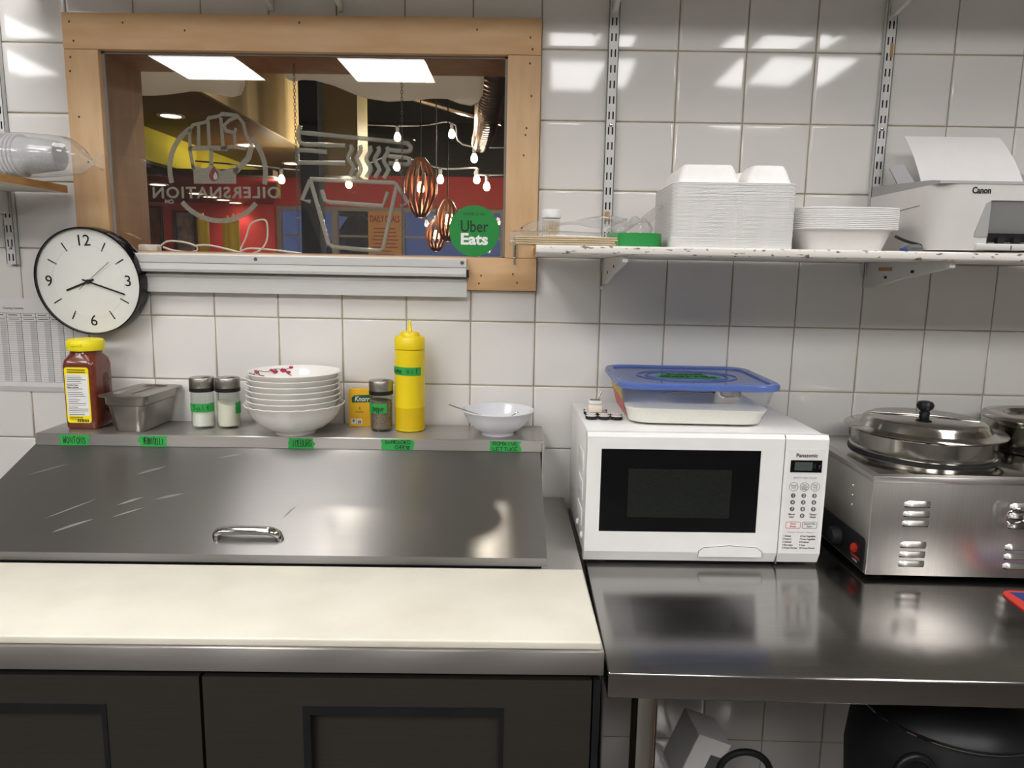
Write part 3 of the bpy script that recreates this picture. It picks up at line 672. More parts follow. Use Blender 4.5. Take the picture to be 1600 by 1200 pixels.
# ------------------------------------------------------------------ under the table
kt = thing('soup_kettle', 'large black round kettle with hinged lid under the steel table', 'kettle', (.66, -.42, .1505))
bm = NB(); lathe(bm, [(0, 0), (.12, 0), (.14, .02), (.16, .20), (.172, .37), (.165, .45), (.152, .495), (.150, .50), (0, .50)], n=56); obj('kettle_body', bm, 'black_matte', kt, smooth=True)
bm = NB(); lathe(bm, [(.150, .502), (.166, .502), (.168, .508), (.160, .522), (.13, .55), (.06, .57), (0, .573), (0, .502)], n=56); obj('kettle_lid', bm, 'black_plastic', kt, smooth=True)
bm = NB(); lathe(bm, [(.1555, .5003), (.167, .5003), (.167, .5022), (.1555, .5022)], n=56, closed=True); obj('trim_ring', bm, 'chrome', kt, smooth=True)
bm = NB(); tube(bm, [(-.135+.033*cos(R(a_)), -.150, .445+.040*sin(R(a_))) for a_ in range(-20, 201, 10)], .0075, 10); obj('side_handle', bm, 'black_plastic', kt, smooth=True)
bm = NB(); tube(bm, smoothpath([(.12, .05, .55), (.20, .02, .535), (.25, -.02, .48)], 6), .005, 8); obj('power_cord', bm, 'black_plastic', kt, smooth=True)
hs = thing('rubber_hose', 'black rubber hose bent in an arc under the steel table', 'hose', (.320, -.30, .1505))
bm = NB(); tube(bm, [(.056*cos(R(a_)), 0, .240+.052*sin(R(a_))) for a_ in range(0, 181, 10)] + [(-.056, 0, .10), (-.056, .0, .008)], .0075, 10); tube(bm, [(.056, 0, .24), (.056, 0, .008)], .0075, 10); obj('hose_loop', bm, 'black_matte', hs, smooth=True)
gp = thing('grey_carton', 'tilted grey carton standing under the steel table beside the hose', 'carton', (.120, -.26, .1505), R(6))
MM = Matrix.Rotation(R(22), 4, 'Y'); bm = NB(); box(bm, -.04, .04, -.05, .05, .02, .345, bev=.002, mtx=MM)
zmin = min(v.co.z for v in bm.verts)
for v in bm.verts: v.co.z -= zmin
obj('carton_body', bm, 'paper', gp); bm = NB(); box(bm, .005, .035, -.052, -.0505, .24, .31, mtx=Matrix.Translation((0, 0, -zmin)) @ MM); obj('carton_print', bm, 'ink_grey', gp)
cc_ = thing('plastic_clamshell', 'crumpled clear plastic clamshell under the table near the leg', 'container', (.105, -.40, .1505))
bm = NB(); loft(bm, [rloop(.08, .07, .015, 0), rloop(.10, .09, .02, .26, .01), rloop(.04, .05, .01, .355, -.005)]); obj('shell', bm, 'film', cc_, smooth=True)
bm = NB(); tube(bm, [(-.035, -.02, .25), (-.058, -.02, .385)], .002, 6); obj('rim_wire', bm, 'white_plastic', cc_)
cbx = thing('cardboard_box', 'small open brown cardboard box in front of the black kettle', 'box', (.440, -.60, .1505), R(12))
bxo('box_body', (-.045, .02, -.04, .04, 0, .425), 'cardboard', cbx, bev=.001); bm = NB(); prism(bm, [(-.045, .425), (-.018, .453), (.02, .438), (.02, .425)], lambda a, b, d: (a, -.040+d, b), .002); obj('flap', bm, 'cardboard', cbx)
bm = NB(); tube(bm, smoothpath([(-.048, -.043, .40), (-.052, -.043, .44), (-.04, -.043, .46), (-.02, -.043, .452)], 5), .004, 8); obj('edge_strip', bm, 'black_plastic', cbx, smooth=True)

# ------------------------------------------------------------------ wall shelving
def standard(name, x, z0, z1, label, first=.0, w=.0235):
    """slotted steel upright with two columns of real slots"""
    t = thing(name, label, 'shelf upright', (x, -.0022, 0))
    bm = NB(); yb, yf = 0., -.0125
    box(bm, -w/2, -w/2+.0015, yf, yb, z0, z1); box(bm, w/2-.0015, w/2, yf, yb, z0, z1)
    xs = [-w/2, -.0062, -.0028, .0028, .0062, w/2]; pitch = .0335; sl_ = .0165
    z = z0; rows = []
    k = 0
    zz = z0+.008
    while zz+sl_ < z1: rows.append((zz, zz+sl_)); zz += pitch
    cuts = sorted([z0, z1]+[a for r in rows for a in r])
    g = {}
    def V(ix, iz, yy):
        key = (ix, iz, yy)
        if key not in g: g[key] = bm.verts.new((xs[ix], yy, cuts[iz]))
        return g[key]
    for iz in range(len(cuts)-1):
        hole = any(abs(cuts[iz]-r[0]) < 1e-6 for r in rows)
        for ix in range(5):
            if hole and ix in (1, 3): continue
            bm.faces.new((V(ix, iz, yf), V(ix+1, iz, yf), V(ix+1, iz+1, yf), V(ix, iz+1, yf)))
    obj('channel', bm, 'standard', t)
    bxo('slot_shade', (-w/2+.0015, w/2-.0015, -.003, -.0015, z0, z1), 'black_matte', t)  # black sheet painting the shade seen through the slots
    return t
def screw(t, z, y=-.0125):
    bm = NB(); lathe(bm, [(0, .003), (.003, .0025), (.0045, 0)], n=14)
    for v in bm.verts: v.co = Vector((v.co.x, y-v.co.z, z+v.co.y))
    obj('screw', bm, 'chrome', t, smooth=True)
def bracket(t, z, l, h, th=.004, name='bracket'):
    bm = NB(); o = [(-.0005, z), (-l, z), (-l, z-.012), (-l*.45, z-h*.62), (-.03, z-h), (-.0005, z-h)]
    prism(bm, [(a, b) for a, b in o], lambda a, b, d: (-th/2+d, a, b), th); b_ = obj(name, bm, 'bracket', t)
    for a, bb in ((-l*.30, z-h*.55), (-l*.62, z-h*.33)):
        bm = NB(); box(bm, -th/2-.0006, th/2+.0006, a-.006, a+.006, bb-.003, bb+.003); obj('bracket_slot', bm, 'black_matte', b_)
    return b_
SHZ = 1.517
sA = standard('slotted_upright', .007, 1.47, CEIL-.05, 'white slotted steel upright left of the foam containers'); screw(sA, 1.80)
bracket(sA, SHZ-.017, .345, .058, .010); bxo('bracket_hook', (-.006, .004, -.022, -.0126, 1.588, 1.607), 'cardboard', sA)
bm = NB(); lathe(bm, [(0, .004), (.005, .003), (.006, 0)], n=14)
for v in bm.verts: v.co = Vector((-.004+v.co.x, .001-v.co.z, 1.432+v.co.y))
obj('wall_plug', bm, 'standard', sA, smooth=True)
sB = standard('slotted_upright', .622, 1.47, CEIL-.05, 'white slotted steel upright behind the printer paper'); screw(sB, 1.80)
bracket(sB, SHZ-.017, .345, .058, .010); bxo('bracket_sticker', (-.0058, -.005, -.13, -.07, 1.482, 1.49), 'cardboard', sB)
bxo('worn_paint', (.001, .008, -.0132, -.0126, 1.955, 1.985), 'cardboard', sB)
sC = standard('slotted_upright', -1.404, 1.462, CEIL-.05, 'white slotted steel upright left of the window above the clock'); screw(sC, 1.50)
bracket(sC, 1.630, .25, .05, .010)
USZ = 2.100
for t in (sA, sB): bracket(t, USZ-.0005, .345, .060, .010, 'upper_bracket')
# the shelf board with a chipped white front
shf = thing('wall_shelf', 'white wall shelf with chipped front edge above the microwave', 'shelf', (-.162, -.366, SHZ))
bxo('shelf_board', (0, 1.40, .004, .349, -.016, 0), 'shelf_top', shf, bev=.001)
bm = NB(); prism(bm, [(.0045, -.016), (.0012, -.0135), (0, -.008), (.0012, -.0025), (.0045, 0)], lambda a, b, d: (d, a, b), 1.40); obj('shelf_nosing', bm, 'white_paint_shelf', shf, smooth=True)
bxo('shelf_end', (-.002, -.0001, .004, .349, -.015, -.001), 'wood_edge', shf)
us = thing('upper_shelf', 'white upper wall shelf resting on the brackets above the window', 'shelf', (-1.30, -.366, USZ))
bxo('shelf_board', (0, 2.60, .0, .349, 0, .018), 'shelf_top', us, bev=.001); bxo('shelf_nosing', (0, 2.6, -.002, -.0002, .001, .017), 'white_paint_shelf', us)
for x in (-.767, -.610):
    bm = NB(); l, h = .25, .062; prism(bm, [(-.0005, USZ-.0005), (-l, USZ-.0005), (-l, USZ-.012), (-.012, USZ-h+.008), (-.005, USZ-h), (-.0005, USZ-h)], lambda a, b, d: (-.005+d, a, b), .010)
    b_ = obj('shelf_bracket', bm, 'bracket', None, loc=(x, -.001, 0)); tag(b_, 'white shelf bracket %s above the window casing' % ('left of two' if x < -.7 else 'right of two'), 'bracket')
# left shelf with cups
ls = thing('wall_shelf', 'white shelf with raw wood end at the upper left beside the window', 'shelf', (-1.255, -.300, 1.630))
bxo('shelf_board', (-.55, -.0026, 0, .283, 0, .016), 'shelf_top', ls, bev=.001); bxo('shelf_end', (-.0025, 0, 0, .283, 0, .016), 'wood_edge', ls)
# bag of stacked clear cups, axis along x
bagx, bagy, bagz = -1.245, -.150, 1.6465+.047
bg_ = thing('bag_of_cups', 'knotted clear plastic bag holding clear cups on the left shelf', 'plastic bag', (bagx, bagy, bagz-.047))
bm = NB(); n = 28; loops = []
for x, r in ((-.34, .046), (-.1, .0465), (.0, .0462), (.045, .044), (.085, .040), (.105, .030), (.118, .016), (.128, .007), (.140, .011), (.150, .020)):
    loops.append([(x+.004*sin(3*a), r*(1+.03*sin(5*a+x*40))*cos(a), .047+(-(.047-max(r, .012))*.35 if x > .1 else 0)+r*(1+.03*sin(4*a+x*60))*sin(a)*(1 if sin(a) > 0 else .98)) for a in [2*pi*k/n for k in range(n)]])
loft(bm, loops, cap1=False); obj('film', bm, 'film', bg_, smooth=True)
for k in range(20):
    x = -.022-.0088*k
    c = thing('plastic_cup', 'clear plastic cup, %s from the right in the bag on the left shelf' % ordn(k), 'cup', (bagx+x, bagy, bagz), group='cups in the bag')
    bm = NB(); lathe(bm, [(0, .085), (.028, .085), (.030, .083), (.0400, .006), (.0440, .0045), (.0445, .0015), (.0435, -.001), (.041, -.001), (.0395, .004), (.029, .0825), (0, .0835)], n=28)
    for v in bm.verts: v.co = Vector((v.co.z, v.co.x, v.co.y))
    if k == 0: cup_me = None
    o = obj('cup_wall', bm if cup_me is None else cup_me, 'cup_plastic', c, smooth=True)
    if cup_me is None: cup_me = o.data
    else: bm.free()

# ------------------------------------------------------------------ things on the right shelf
SZ = SHZ+.0003
# tall stack of foam containers, upside down
FWd, FDp, PT = .232, .215, .00237
fx, fy = .209, -.240
NF = 51
def foam_mesh():
    bm = NB()
    loft(bm, [rloop(FWd, FDp, .022, 0), rloop(FWd, FDp, .022, .0016), rloop(FWd-.002, FDp-.002, .021, .0021)], cap0=False, cap1=False)
    loft(bm, [rloop(FWd-.002, FDp-.002, .021, .0021), rloop(FWd-.012, FDp-.012, .018, .0020)], cap0=False, cap1=False)
    loft(bm, [rloop(FWd-.012, FDp-.012, .018, .0020), rloop(FWd-.014, FDp-.014, .018, .0019)], cap0=False)
    for (x0, x1, y0, y1) in ((-.107, .010, -.099, .099), (.022, .107, -.099, -.006), (.022, .107, .006, .099)):
        w, d, cx, cy = x1-x0, y1-y0, (x0+x1)/2, (y0+y1)/2
        loft(bm, [rloop(w, d, .014, .0018, cx, cy), rloop(w-.016, d-.016, .012, .026, cx, cy), rloop(w-.018, d-.018, .012, .0285, cx, cy), rloop(w-.024, d-.024, .012, .0345, cx, cy), rloop(w-.028, d-.028, .010, .036, cx, cy)], cap0=False)
    bmesh.ops.remove_doubles(bm, verts=bm.verts[:], dist=1e-6)
    return bm
f_me = None
for k in range(NF):
    o = obj('foam_container', foam_mesh() if f_me is None else f_me, 'white_foam', None, smooth=True, loc=(fx+random.uniform(-.0004, .0004), fy+random.uniform(-.0004, .0004), SZ+k*PT), angle=50)
    f_me = f_me or o.data; n = NF-1-k
    tag(o, ('white foam container with domed compartments, topmost of the tall foam stack' if n == 0 else 'white foam container in the tall stack on the shelf, %s from the top' % ordn(n)), 'foam container', 'tall stack of foam containers')
# shorter stack of bowls
bw, bd = .178, .150; gx, gy, NB2, P2 = .433, -.262, 12, .0034
def tray_mesh():
    bm = NB(); h = .042; k = 1.
    loft(bm, [rloop(bw-.030, bd-.030, .03, 0), rloop(bw-.026, bd-.026, .032, .002), rloop(bw, bd, .04, h-.004), rloop(bw+.004, bd+.004, .042, h-.0032), rloop(bw+.020, bd+.020, .046, h-.0026), rloop(bw+.021, bd+.021, .046, h-.0012), rloop(bw+.020, bd+.020, .046, h), rloop(bw+.003, bd+.003, .041, h), rloop(bw-.003, bd-.003, .039, h-.003), rloop(bw-.030, bd-.030, .03, .0022)]); return bm
t_me = None
for k in range(NB2):
    o = obj('foam_tray', tray_mesh() if t_me is None else t_me, 'white_foam', None, smooth=True, loc=(gx+random.uniform(-.0005, .0005), gy+random.uniform(-.0005, .0005), SZ+k*P2), angle=50); t_me = t_me or o.data; n = NB2-1-k
    tag(o, 'white foam tray beside the printer, %s' % ('topmost of the short stack' if n == 0 else 'bottom of the short stack' if k == 0 else ordn(n)+' from the top of its stack'), 'foam tray', 'short stack of foam trays')
# roll of green tape
rl = thing('tape_roll', 'flat roll of green masking tape on the chipped white shelf', 'tape roll', (.030, -.292, SZ))
bm = NB(); lathe(bm, [(.040, .0005), (.0525, .0005), (.053, .001), (.053, .0255), (.0525, .026), (.040, .026)], n=56, closed=True); obj('tape', bm, 'green_roll', rl, smooth=True)
bm = NB(); lathe(bm, [(.0375, 0), (.0398, 0), (.0398, .0263), (.0375, .0263)], n=48, closed=True); obj('core', bm, 'cardboard', rl, smooth=True)
# toothpick jar
tj = thing('toothpick_jar', 'small clear jar of toothpicks with white cap at the shelf end', 'jar', (-.128, -.165, SZ))
bm = NB(); lathe(bm, [(0, .001), (.0175, .001), (.019, .003), (.019, .060), (.017, .062)], n=28); obj('jar_body', bm, 'clear_plastic', tj, smooth=True)
bm = NB(); lathe(bm, [(.0165, .0625), (.020, .0625), (.0205, .064), (.0205, .078), (.019, .080), (0, .0805), (0, .0625)], n=28); obj('cap', bm, 'white_plastic', tj, smooth=True)
for k in range(22):
    a = k*2.4; r = .016*math.sqrt((k+.5)/22); bm = NB(); tube(bm, [(r*cos(a), r*sin(a), .002), (r*cos(a+.1)*.97, r*sin(a+.1)*.97, .058)], .0011, 5); obj('toothpick', bm, 'skewer', tj)
# bundle of bamboo skewers in plastic
sk = thing('skewer_packet', 'clear packet of pale bamboo skewers lying along the shelf edge', 'skewers', (-.095, -.300, SZ), R(1))
rs = random.Random(4)
for k in range(68):
    y = -.032+.0036*(k % 17)+rs.uniform(-.0003, .0003)+.0012*(k//17 % 2); z = .0030+.0040*(k//17)+rs.uniform(0, .0005); x0 = -.108+rs.uniform(0, .006)
    bm = NB(); tube(bm, [(x0, y, z+.009*0), (x0+.19, y+rs.uniform(-.001, .001), z)], .0016, 5); obj('skewer', bm, 'skewer', sk)
bm = NB(); loft(bm, [[(-.118, y, z) for y, z in rrect(.07, .026, .010, 4, -.002, .0135)], [(-.02, y, z) for y, z in rrect(.082, .027, .010, 4, -.002, .014)], [(.088, y, z) for y, z in rrect(.078, .024, .010, 4, -.002, .0125)]]); obj('packet_film', bm, 'film', sk, smooth=True)
# loose clear lids / bags behind
for k, (lab, pts_, w) in enumerate((('long crinkled clear plastic sleeve lying over the skewers on the shelf', [(-.19, -.30, .030), (-.12, -.29, .042), (-.05, -.28, .050), (.02, -.25, .056)], .022),
                                    ('clear plastic sleeve slanting up against the tall foam stack', [(-.02, -.285, .030), (.03, -.27, .045), (.065, -.25, .064), (.088, -.235, .082)], .034))):
    t = thing('plastic_sleeve', lab, 'plastic bag', (0, 0, SZ)); P_ = smoothpath(pts_, 5); loops = []
    for i, p in enumerate(P_):
        q = i/(len(P_)-1); ww = w*(.75+.25*sin(q*7)); hh = .006+.004*sin(q*11)
        loops.append([(p.x+.003*sin(3*a), p.y+ww*cos(a), p.z+hh*sin(a)*(1+.4*sin(3*a+q*9))) for a in [2*pi*j/18 for j in range(18)]])
    bm = NB(); loft(bm, loops); obj('sleeve_film', bm, 'film', t, smooth=True)
t = thing('plastic_bag', 'crumpled clear plastic bag between the green tape and foam stack', 'plastic bag', (.055, -.175, SZ))
bm = NB(); bmesh.ops.create_icosphere(bm, subdivisions=3, radius=1)
for v in bm.verts:
    n_ = 1+.16*sin(7*v.co.x+3)*cos(6*v.co.y)+.1*sin(11*v.co.z+5*v.co.x); v.co = Vector((v.co.x*.030*n_, v.co.y*.055*n_, max(0, .034+v.co.z*.034*n_)))
obj('bag_film', bm, 'film', t, smooth=True)
# printer
pn = thing('inkjet_printer', 'white and grey inkjet printer on the right end of the shelf', 'printer', (.573, -.362, SZ))
PW, PD, PHt = .425, .265, .132
def pl(inset, z, yoff=0): return [(x+PW/2, y+PD/2+yoff, z) for x, y in rrect(PW-2*inset, PD-2*inset, .04, 6)]
# body built as shell with a front mouth: side blocks + top block + back block
mx0, mx1 = .085, PW-.06
bm = NB(); prism(bm, [(x, y) for x, y in rrect(PW, PD, .04, 6, PW/2, PD/2) if x < mx0 or True][0:0] or [(mx0+.012, 0.0), (.04, 0)] + [(.04-.04*sin(R(a)), .04-.04*cos(R(a))) for a in range(10, 91, 10)] + [(0, PD), (mx0+.012, PD)], TOPF(.003), PHt-.012)
pb = obj('left_side', bm, 'printer_white', pn, smooth=True, angle=25)
bm = NB(); prism(bm, [(mx1, 0), (mx1, PD), (PW, PD), (PW, .04), (PW-.04, 0)], TOPF(.003), PHt-.012); obj('right_side', bm, 'printer_white', pn)
bxo('top_band', (mx0+.0121, mx1-.0001, 0, PD, .094, PHt-.009), 'printer_white', pn)
bm = NB(); prism(bm, [(mx0+.012, .094), (mx0+.012, .02), (mx0-.003+.004, .02)], FR(-.0), .0); bm.free()
bm = NB(); prism(bm, [(.004, .094), (.036, .036), (.036, .026), (.15, .026), (.15, .094)], lambda a, b, d: (mx0+.0122+d, a, b), mx1-mx0-.0124); obj('output_mouth', bm, 'printer_pale_grey', pn)
bm = NB(); prism(bm, [(mx0+.0125, .0935), (mx0+.004, .088), (mx0-.012, .034), (mx0-.012, .028), (mx0+.0125, .028)], FR(-.0001), .0012); obj('mouth_edge', bm, 'printer_pale_grey', pn)
bxo('roller_bar', (mx0+.013, mx1-.001, .026, .0355, .022, .0365), 'black_plastic', pn)
for k in range(7): bxo('roller', (mx0+.0+.030*k+.013, mx0+.012+.030*k+.013, .016, .0258, .0165, .028), 'black_matte', pn)
bxo('output_tray', (mx0-.008, mx1+.01, -.004, .0845, .004, .016), 'printer_white', pn, bev=.002); bxo('tray_slot', (mx0+.05, mx1, .0, .008, .0161, .0175), 'black_plastic', pn)
bxo('tray_seam', (mx0+.055, mx0+.057, -.0048, -.0041, .005, .013), 'ink_grey', pn)
bm = NB(); prism(bm, [(-.001, PHt-.009), (.0, PHt-.004), (.03, PHt), (PD, PHt+.014), (PD, PHt-.009)], lambda a, b, d: (.001+d, a, b), PW-.002); tpn = obj('scanner_lid', bm, 'printer_grey', pn)
bxo('paper_rest_latch', (.20, .25, .05, .06, .050, .066), 'printer_pale_grey', pn)
text('brand_name', 'Canon', .016, 'ink', pn, lambda a, b, d: (.078+a, -.0003-d, .111+b), width=.034, bold=.035)
bm = NB(); tube(bm, [(-.0003, .06, .088), (-.0003, .24, .079)], .0007, 6); obj('side_seam', bm, 'ink_grey', pn)
bm = NB(); prism(bm, [(.045, PHt+.010), (.025, PHt+.050), (.030, PHt+.058), (.055, PHt+.059), (.085, PHt+.010)], lambda a, b, d: (a, .232+d+(b-PHt)*.25, b), .004); obj('paper_guide', bm, 'printer_grey', pn)
bm = NB(); prism(bm, [(.300, PHt+.010), (.277, PHt+.058), (.290, PHt+.057), (.310, PHt+.040), (.325, PHt+.010)], lambda a, b, d: (a, .232+d+(b-PHt)*.25, b), .004); obj('paper_guide', bm, 'printer_grey', pn)
bm = NB(); n = 10; loops = []
for k in range(n):
    q = k/(n-1); z = PHt+.005+q*.120; y = .223+.018*q+.045*q*q; x0 = .088-.024*q+.006*q*q; x1 = .305-.028*q; loops.append([(x0, y, z), (x1, y, z), (x1, y+.0012, z), (x0, y+.0012, z)])
loft(bm, loops); pp = obj('paper_sheet', bm, 'paper', None, smooth=True, loc=tuple(pn.location)); tag(pp, 'white paper sheet standing in the printer feed', 'paper')
# black strap / glasses beside the printer
st = thing('black_strap', 'black strap with grey clip lying between the foam trays and printer', 'strap', (.552, -.335, SZ))
bm = NB(); P_ = smoothpath([(-.022, .03, .030), (-.005, .02, .020), (.012, .0, .012), (.006, -.012, .006)], 5); tube(bm, P_, .0028, 8); obj('strap', bm, 'black_plastic', st, smooth=True)
bm = NB(); loft(bm, [rloop(.030, .018, .006, .0003, -.006, -.01), rloop(.034, .020, .007, .007, -.006, -.01), rloop(.02, .012, .005, .013, -.006, -.01)]); obj('clip', bm, 'ink_grey', st, smooth=True)
bxo('blue_tab', (-.03, -.018, -.018, -.006, .0003, .006), 'flag_blue', st, bev=.002)

# ------------------------------------------------------------------ clock
ck = thing('wall_clock', 'round black-rimmed wall clock with white face left of the window', 'clock', (-1.199, -.052, 1.426)); ck.rotation_euler = (R(-7), R(-1.5), R(-3))
ck.rotation_euler = (R(5), R(-1.), R(0))
CR = .125
def yl(prof, n=64, y0=0.):
    bm = NB(); lathe(bm, prof, n=n)
    for v in bm.verts: v.co = Vector((v.co.x, y0-v.co.z, v.co.y))
    return bm
obj('case', yl([(0, -.036), (CR*.985, -.036), (CR*.99, -.030), (CR, .006), (CR-.001, .008), (CR-.0035, .008), (CR-.004, .001), (0, .001)], 72), 'black_gloss', ck, smooth=True)
fc = obj('face', yl([(0, .0015), (CR-.0042, .0015), (CR-.0042, .0012)], 72), 'clock_face', ck)
obj('face_step', yl([(.083, .0016), (.083, .0022), (.0842, .0022), (.0842, .0016)], 64), 'label_white', fc, smooth=True)
for k in range(12):
    a = R(30*k); sx_, cz = sin(a), cos(a)
    if k % 3 == 0:
        s = {0: '12', 3: '3', 6: '6', 9: '9'}[k]; rr = .093
        text('numeral', s, .036, 'ink', ck, lambda a_, b_, d: (sx_*rr+a_, -.0018-d, cz*rr+b_), th=.0006)
    else:
        bm = NB(); ribbon(bm, [(sx_*.080, cz*.080), (sx_*.102, cz*.102)], .0028, FR(-.0018)); obj('hour_mark', bm, 'ink', ck)
def handc(name, deg, l0, l1, w, y):
    a = R(deg); bm = NB(); ribbon(bm, [(-sin(a)*l0, -cos(a)*l0), (sin(a)*l1, cos(a)*l1)], w, FR(y), .0008); obj(name, bm, 'ink', ck)
handc('hour_hand', 249, .014, .058, .0042, -.003); handc('minute_hand', 110, .014, .088, .0036, -.0042); handc('second_hand', 51, .030, .072, .0010, -.0054)
obj('hub', yl([(0, .007), (.005, .0065), (.005, .002)], 20), 'ink', ck, smooth=True)
# schedule sheet
sc_ = thing('schedule_sheet', 'printed grid schedule sheet taped to the tiles behind the spice jar', 'paper', (-1.50, -.0008, 1.165))
bxo('sheet', (-.06, .228, -.0008, -.0001, 0, .216), 'paper', sc_)
bm = NB(); f_ = FR(-.0009)
for k, x in enumerate([-.05, -.01, .028, .062, .098, .134, .168, .20, .223]): ribbon(bm, [(x, .012), (x, .180)], .0010, f_, .0002)
for k in range(29): ribbon(bm, [(-.055, .012+k*.0053), (.223, .012+k*.0053)], .0004, f_, .0002)
for z in (.1605, .170, .180): ribbon(bm, [(-.055, z), (.223, z)], .0009, f_, .0002)
obj('grid_lines', bm, 'ink_grey', sc_)
bm = NB()
for x in (-.05, .005, .045, .083, .118, .153, .186): prism(bm, [(x, .012), (x+.014, .012), (x+.014, .1595), (x, .1595)], FR(-.00085), .00003)
obj('grey_columns', bm, mat('pale_grey', '#c6c5c6', .7), sc_)
text('heading', 'Cleaning Schedule', .007, 'ink', sc_, lambda a, b, d: (.08+a, -.0009-d, .192+b)); text('heading', 'Month', .006, 'ink', sc_, lambda a, b, d: (.0+a, -.0009-d, .188+b))
bm = NB(); rs = random.Random(2)
for x in (-.045, -.005, .033, .067, .103, .139, .172): ribbon(bm, [(x, .1755), (x+.022, .1755)], .0022, f_, .0002); ribbon(bm, [(x, .1655), (x+.026, .1655)], .0018, f_, .0002)
obj('column_titles', bm, 'ink_grey', sc_)
bxo('sheet_sleeve_edge', (-.06, .215, -.0016, -.0009, -.012, -.0002), 'aluminium', sc_)

# ------------------------------------------------------------------ aluminium ticket rail under the window
tr = thing('ticket_rail', 'long aluminium order ticket rail across the bottom of the window casing', 'ticket rail', (-1.10, -.0186, 1.404))
bm = NB(); prism(bm, [(0, .030), (-.004, 0), (-.0055, 0), (-.006, .034), (-.012, .040), (0, .046)], lambda a, b, d: (d, a, b), .782); obj('backing_plate', bm, 'aluminium', tr)
bm = NB(); prism(bm, [(-.0005, .046), (-.024, .048), (-.026, .054), (-.0255, .068), (-.022, .070), (-.0225, .0865), (-.020, .090), (-.0005, .090)], lambda a, b, d: (d, a, b), .782); obj('rail_channel', bm, 'aluminium', tr)
bxo('rail_groove', (0, .782, -.0262, -.0222, .0682, .0695), 'ink_grey', tr); bxo('end_cap', (.7822, .787, -.024, -.001, .046, .064), 'black_plastic', tr)
for x in (.29, .772):
    bm = NB(); lathe(bm, [(0, .002), (.0035, .0016), (.0045, 0)], n=14)
    for v in bm.verts: v.co = Vector((x+v.co.x, -.0222-v.co.z, .080+v.co.y))
    obj('screw', bm, 'ink_grey', tr, smooth=True)

# ------------------------------------------------------------------ things on the prep fridge's back shelf
BZ = 1.0923
# spice jar
jr = thing('spice_jar', 'tall brown spice jar with yellow lid and nutrition label', 'spice jar', (-1.190, -.098, BZ), R(2))
bm = NB(); w, d = .074, .082
loft(bm, [rloop(w-.008, d-.008, .010, 0), rloop(w-.002, d-.002, .011, .004), rloop(w, d, .012, .02), rloop(w, d, .012, .145), rloop(w-.004, d-.004, .014, .158), rloop(.066, .066, .030, .170), rloop(.064, .064, .0315, .178)]); obj('jar_body', bm, 'spice', jr, smooth=True)
bm = NB(); loft(bm, [[(w/2+.0004, y, z) for y, z in rrect(.026, .092, .012, 5, .008, .08)], [(w/2-.004+.0048, y, z) for y, z in rrect(.020, .086, .009, 5, .008, .08)]]); obj('grip', bm, mat('spice_dark', '#4a2115', .25, var=.1), jr, smooth=True)
bm = NB(); lathe(bm, [(.0335, .1785), (.0385, .1785), (.039, .180), (.039, .199), (.037, .2025), (.034, .2035), (.033, .2025), (0, .2025)], n=40); yl_ = obj('lid', bm, 'yellow_lid', jr, smooth=True)
bm = NB(); box(bm, -.012, .012, -.0402, -.036, .190, .196, bev=.001); obj('lid_tab', bm, 'yellow_lid', yl_)
fy_ = -d/2-.0003
bm = NB(); prism(bm, rrect(.054, .128, .006, 4, -.002, .079), FR(fy_), .0005); lb = obj('label', bm, 'yellow_label', jr)
bm = NB(); prism(bm, [(-.026, .032), (.022, .032), (.022, .127), (-.026, .127)], FR(fy_-.0006), .0002); obj('label_panel', bm, 'label_white', lb)
text('label_text', 'Nutrition Facts\nValeur nutritive', .0052, 'ink', lb, lambda a, b, dd: (-.012+a, fy_-.0009-dd, .100+b), width=.026, bold=.02)
bm = NB(); rs = random.Random(11)
for k in range(22):
    z = .123-.0042*k
    if .094 < z < .106: continue
    ribbon(bm, [(-.024, z), (-.024+rs.uniform(.02, .044), z)], .0012 if k % 4 else .0006, FR(fy_-.0009), .0001)
for k in range(2): ribbon(bm, [(-.022, .137-.005*k), (.018, .137-.005*k)], .0022, FR(fy_-.0007), .0001)
for k in range(2): ribbon(bm, [(-.024, .028-.004*k), (.006, .028-.004*k)], .0016, FR(fy_-.0007), .0001)
x = -.006
while x < .020: w_ = rs.choice((.0006, .001, .0016)); ribbon(bm, [(x, .017), (x, .0235)], w_, FR(fy_-.0007), .0001); x += w_+rs.choice((.0006, .001))
obj('label_print', bm, 'ink', lb)
# steel ninth pan with lid
pa = thing('steam_pan', 'small rectangular stainless steel pan with flat lid beside the spice jar', 'pan', (-1.070, -.090, BZ), R(-1.5))
bm = NB(); PWd, PDd = .098, .164
loft(bm, [rloop(PWd-.034, PDd-.034, .012, 0), rloop(PWd-.028, PDd-.028, .016, .003), rloop(PWd-.012, PDd-.012, .018, .060), rloop(PWd-.004, PDd-.004, .018, .064), rloop(PWd-.002, PDd-.002, .018, .081), rloop(PWd+.010, PDd+.010, .012, .082), rloop(PWd+.010, PDd+.010, .012, .0835)], cap1=False); obj('pan_body', bm, 'steel_pan', pa, smooth=True, angle=35)
bm = NB(); loft(bm, [rloop(PWd+.012, PDd+.012, .012, .0838), rloop(PWd+.013, PDd+.013, .012, .0855), rloop(PWd-.004, PDd-.004, .010, .0875), rloop(PWd-.030, PDd-.030, .012, .0878), rloop(PWd-.040, PDd-.040, .010, .0835), rloop(PWd-.044, PDd-.044, .010, .0835)], cap0=True); ldp = obj('pan_lid', bm, 'steel_pan', pa, smooth=True, angle=30)
bm = NB(); tube(bm, [(0, -.045, .0852), (0, .05, .0852)], .0022, 8); obj('lid_rib', bm, 'steel_pan', ldp, smooth=True)
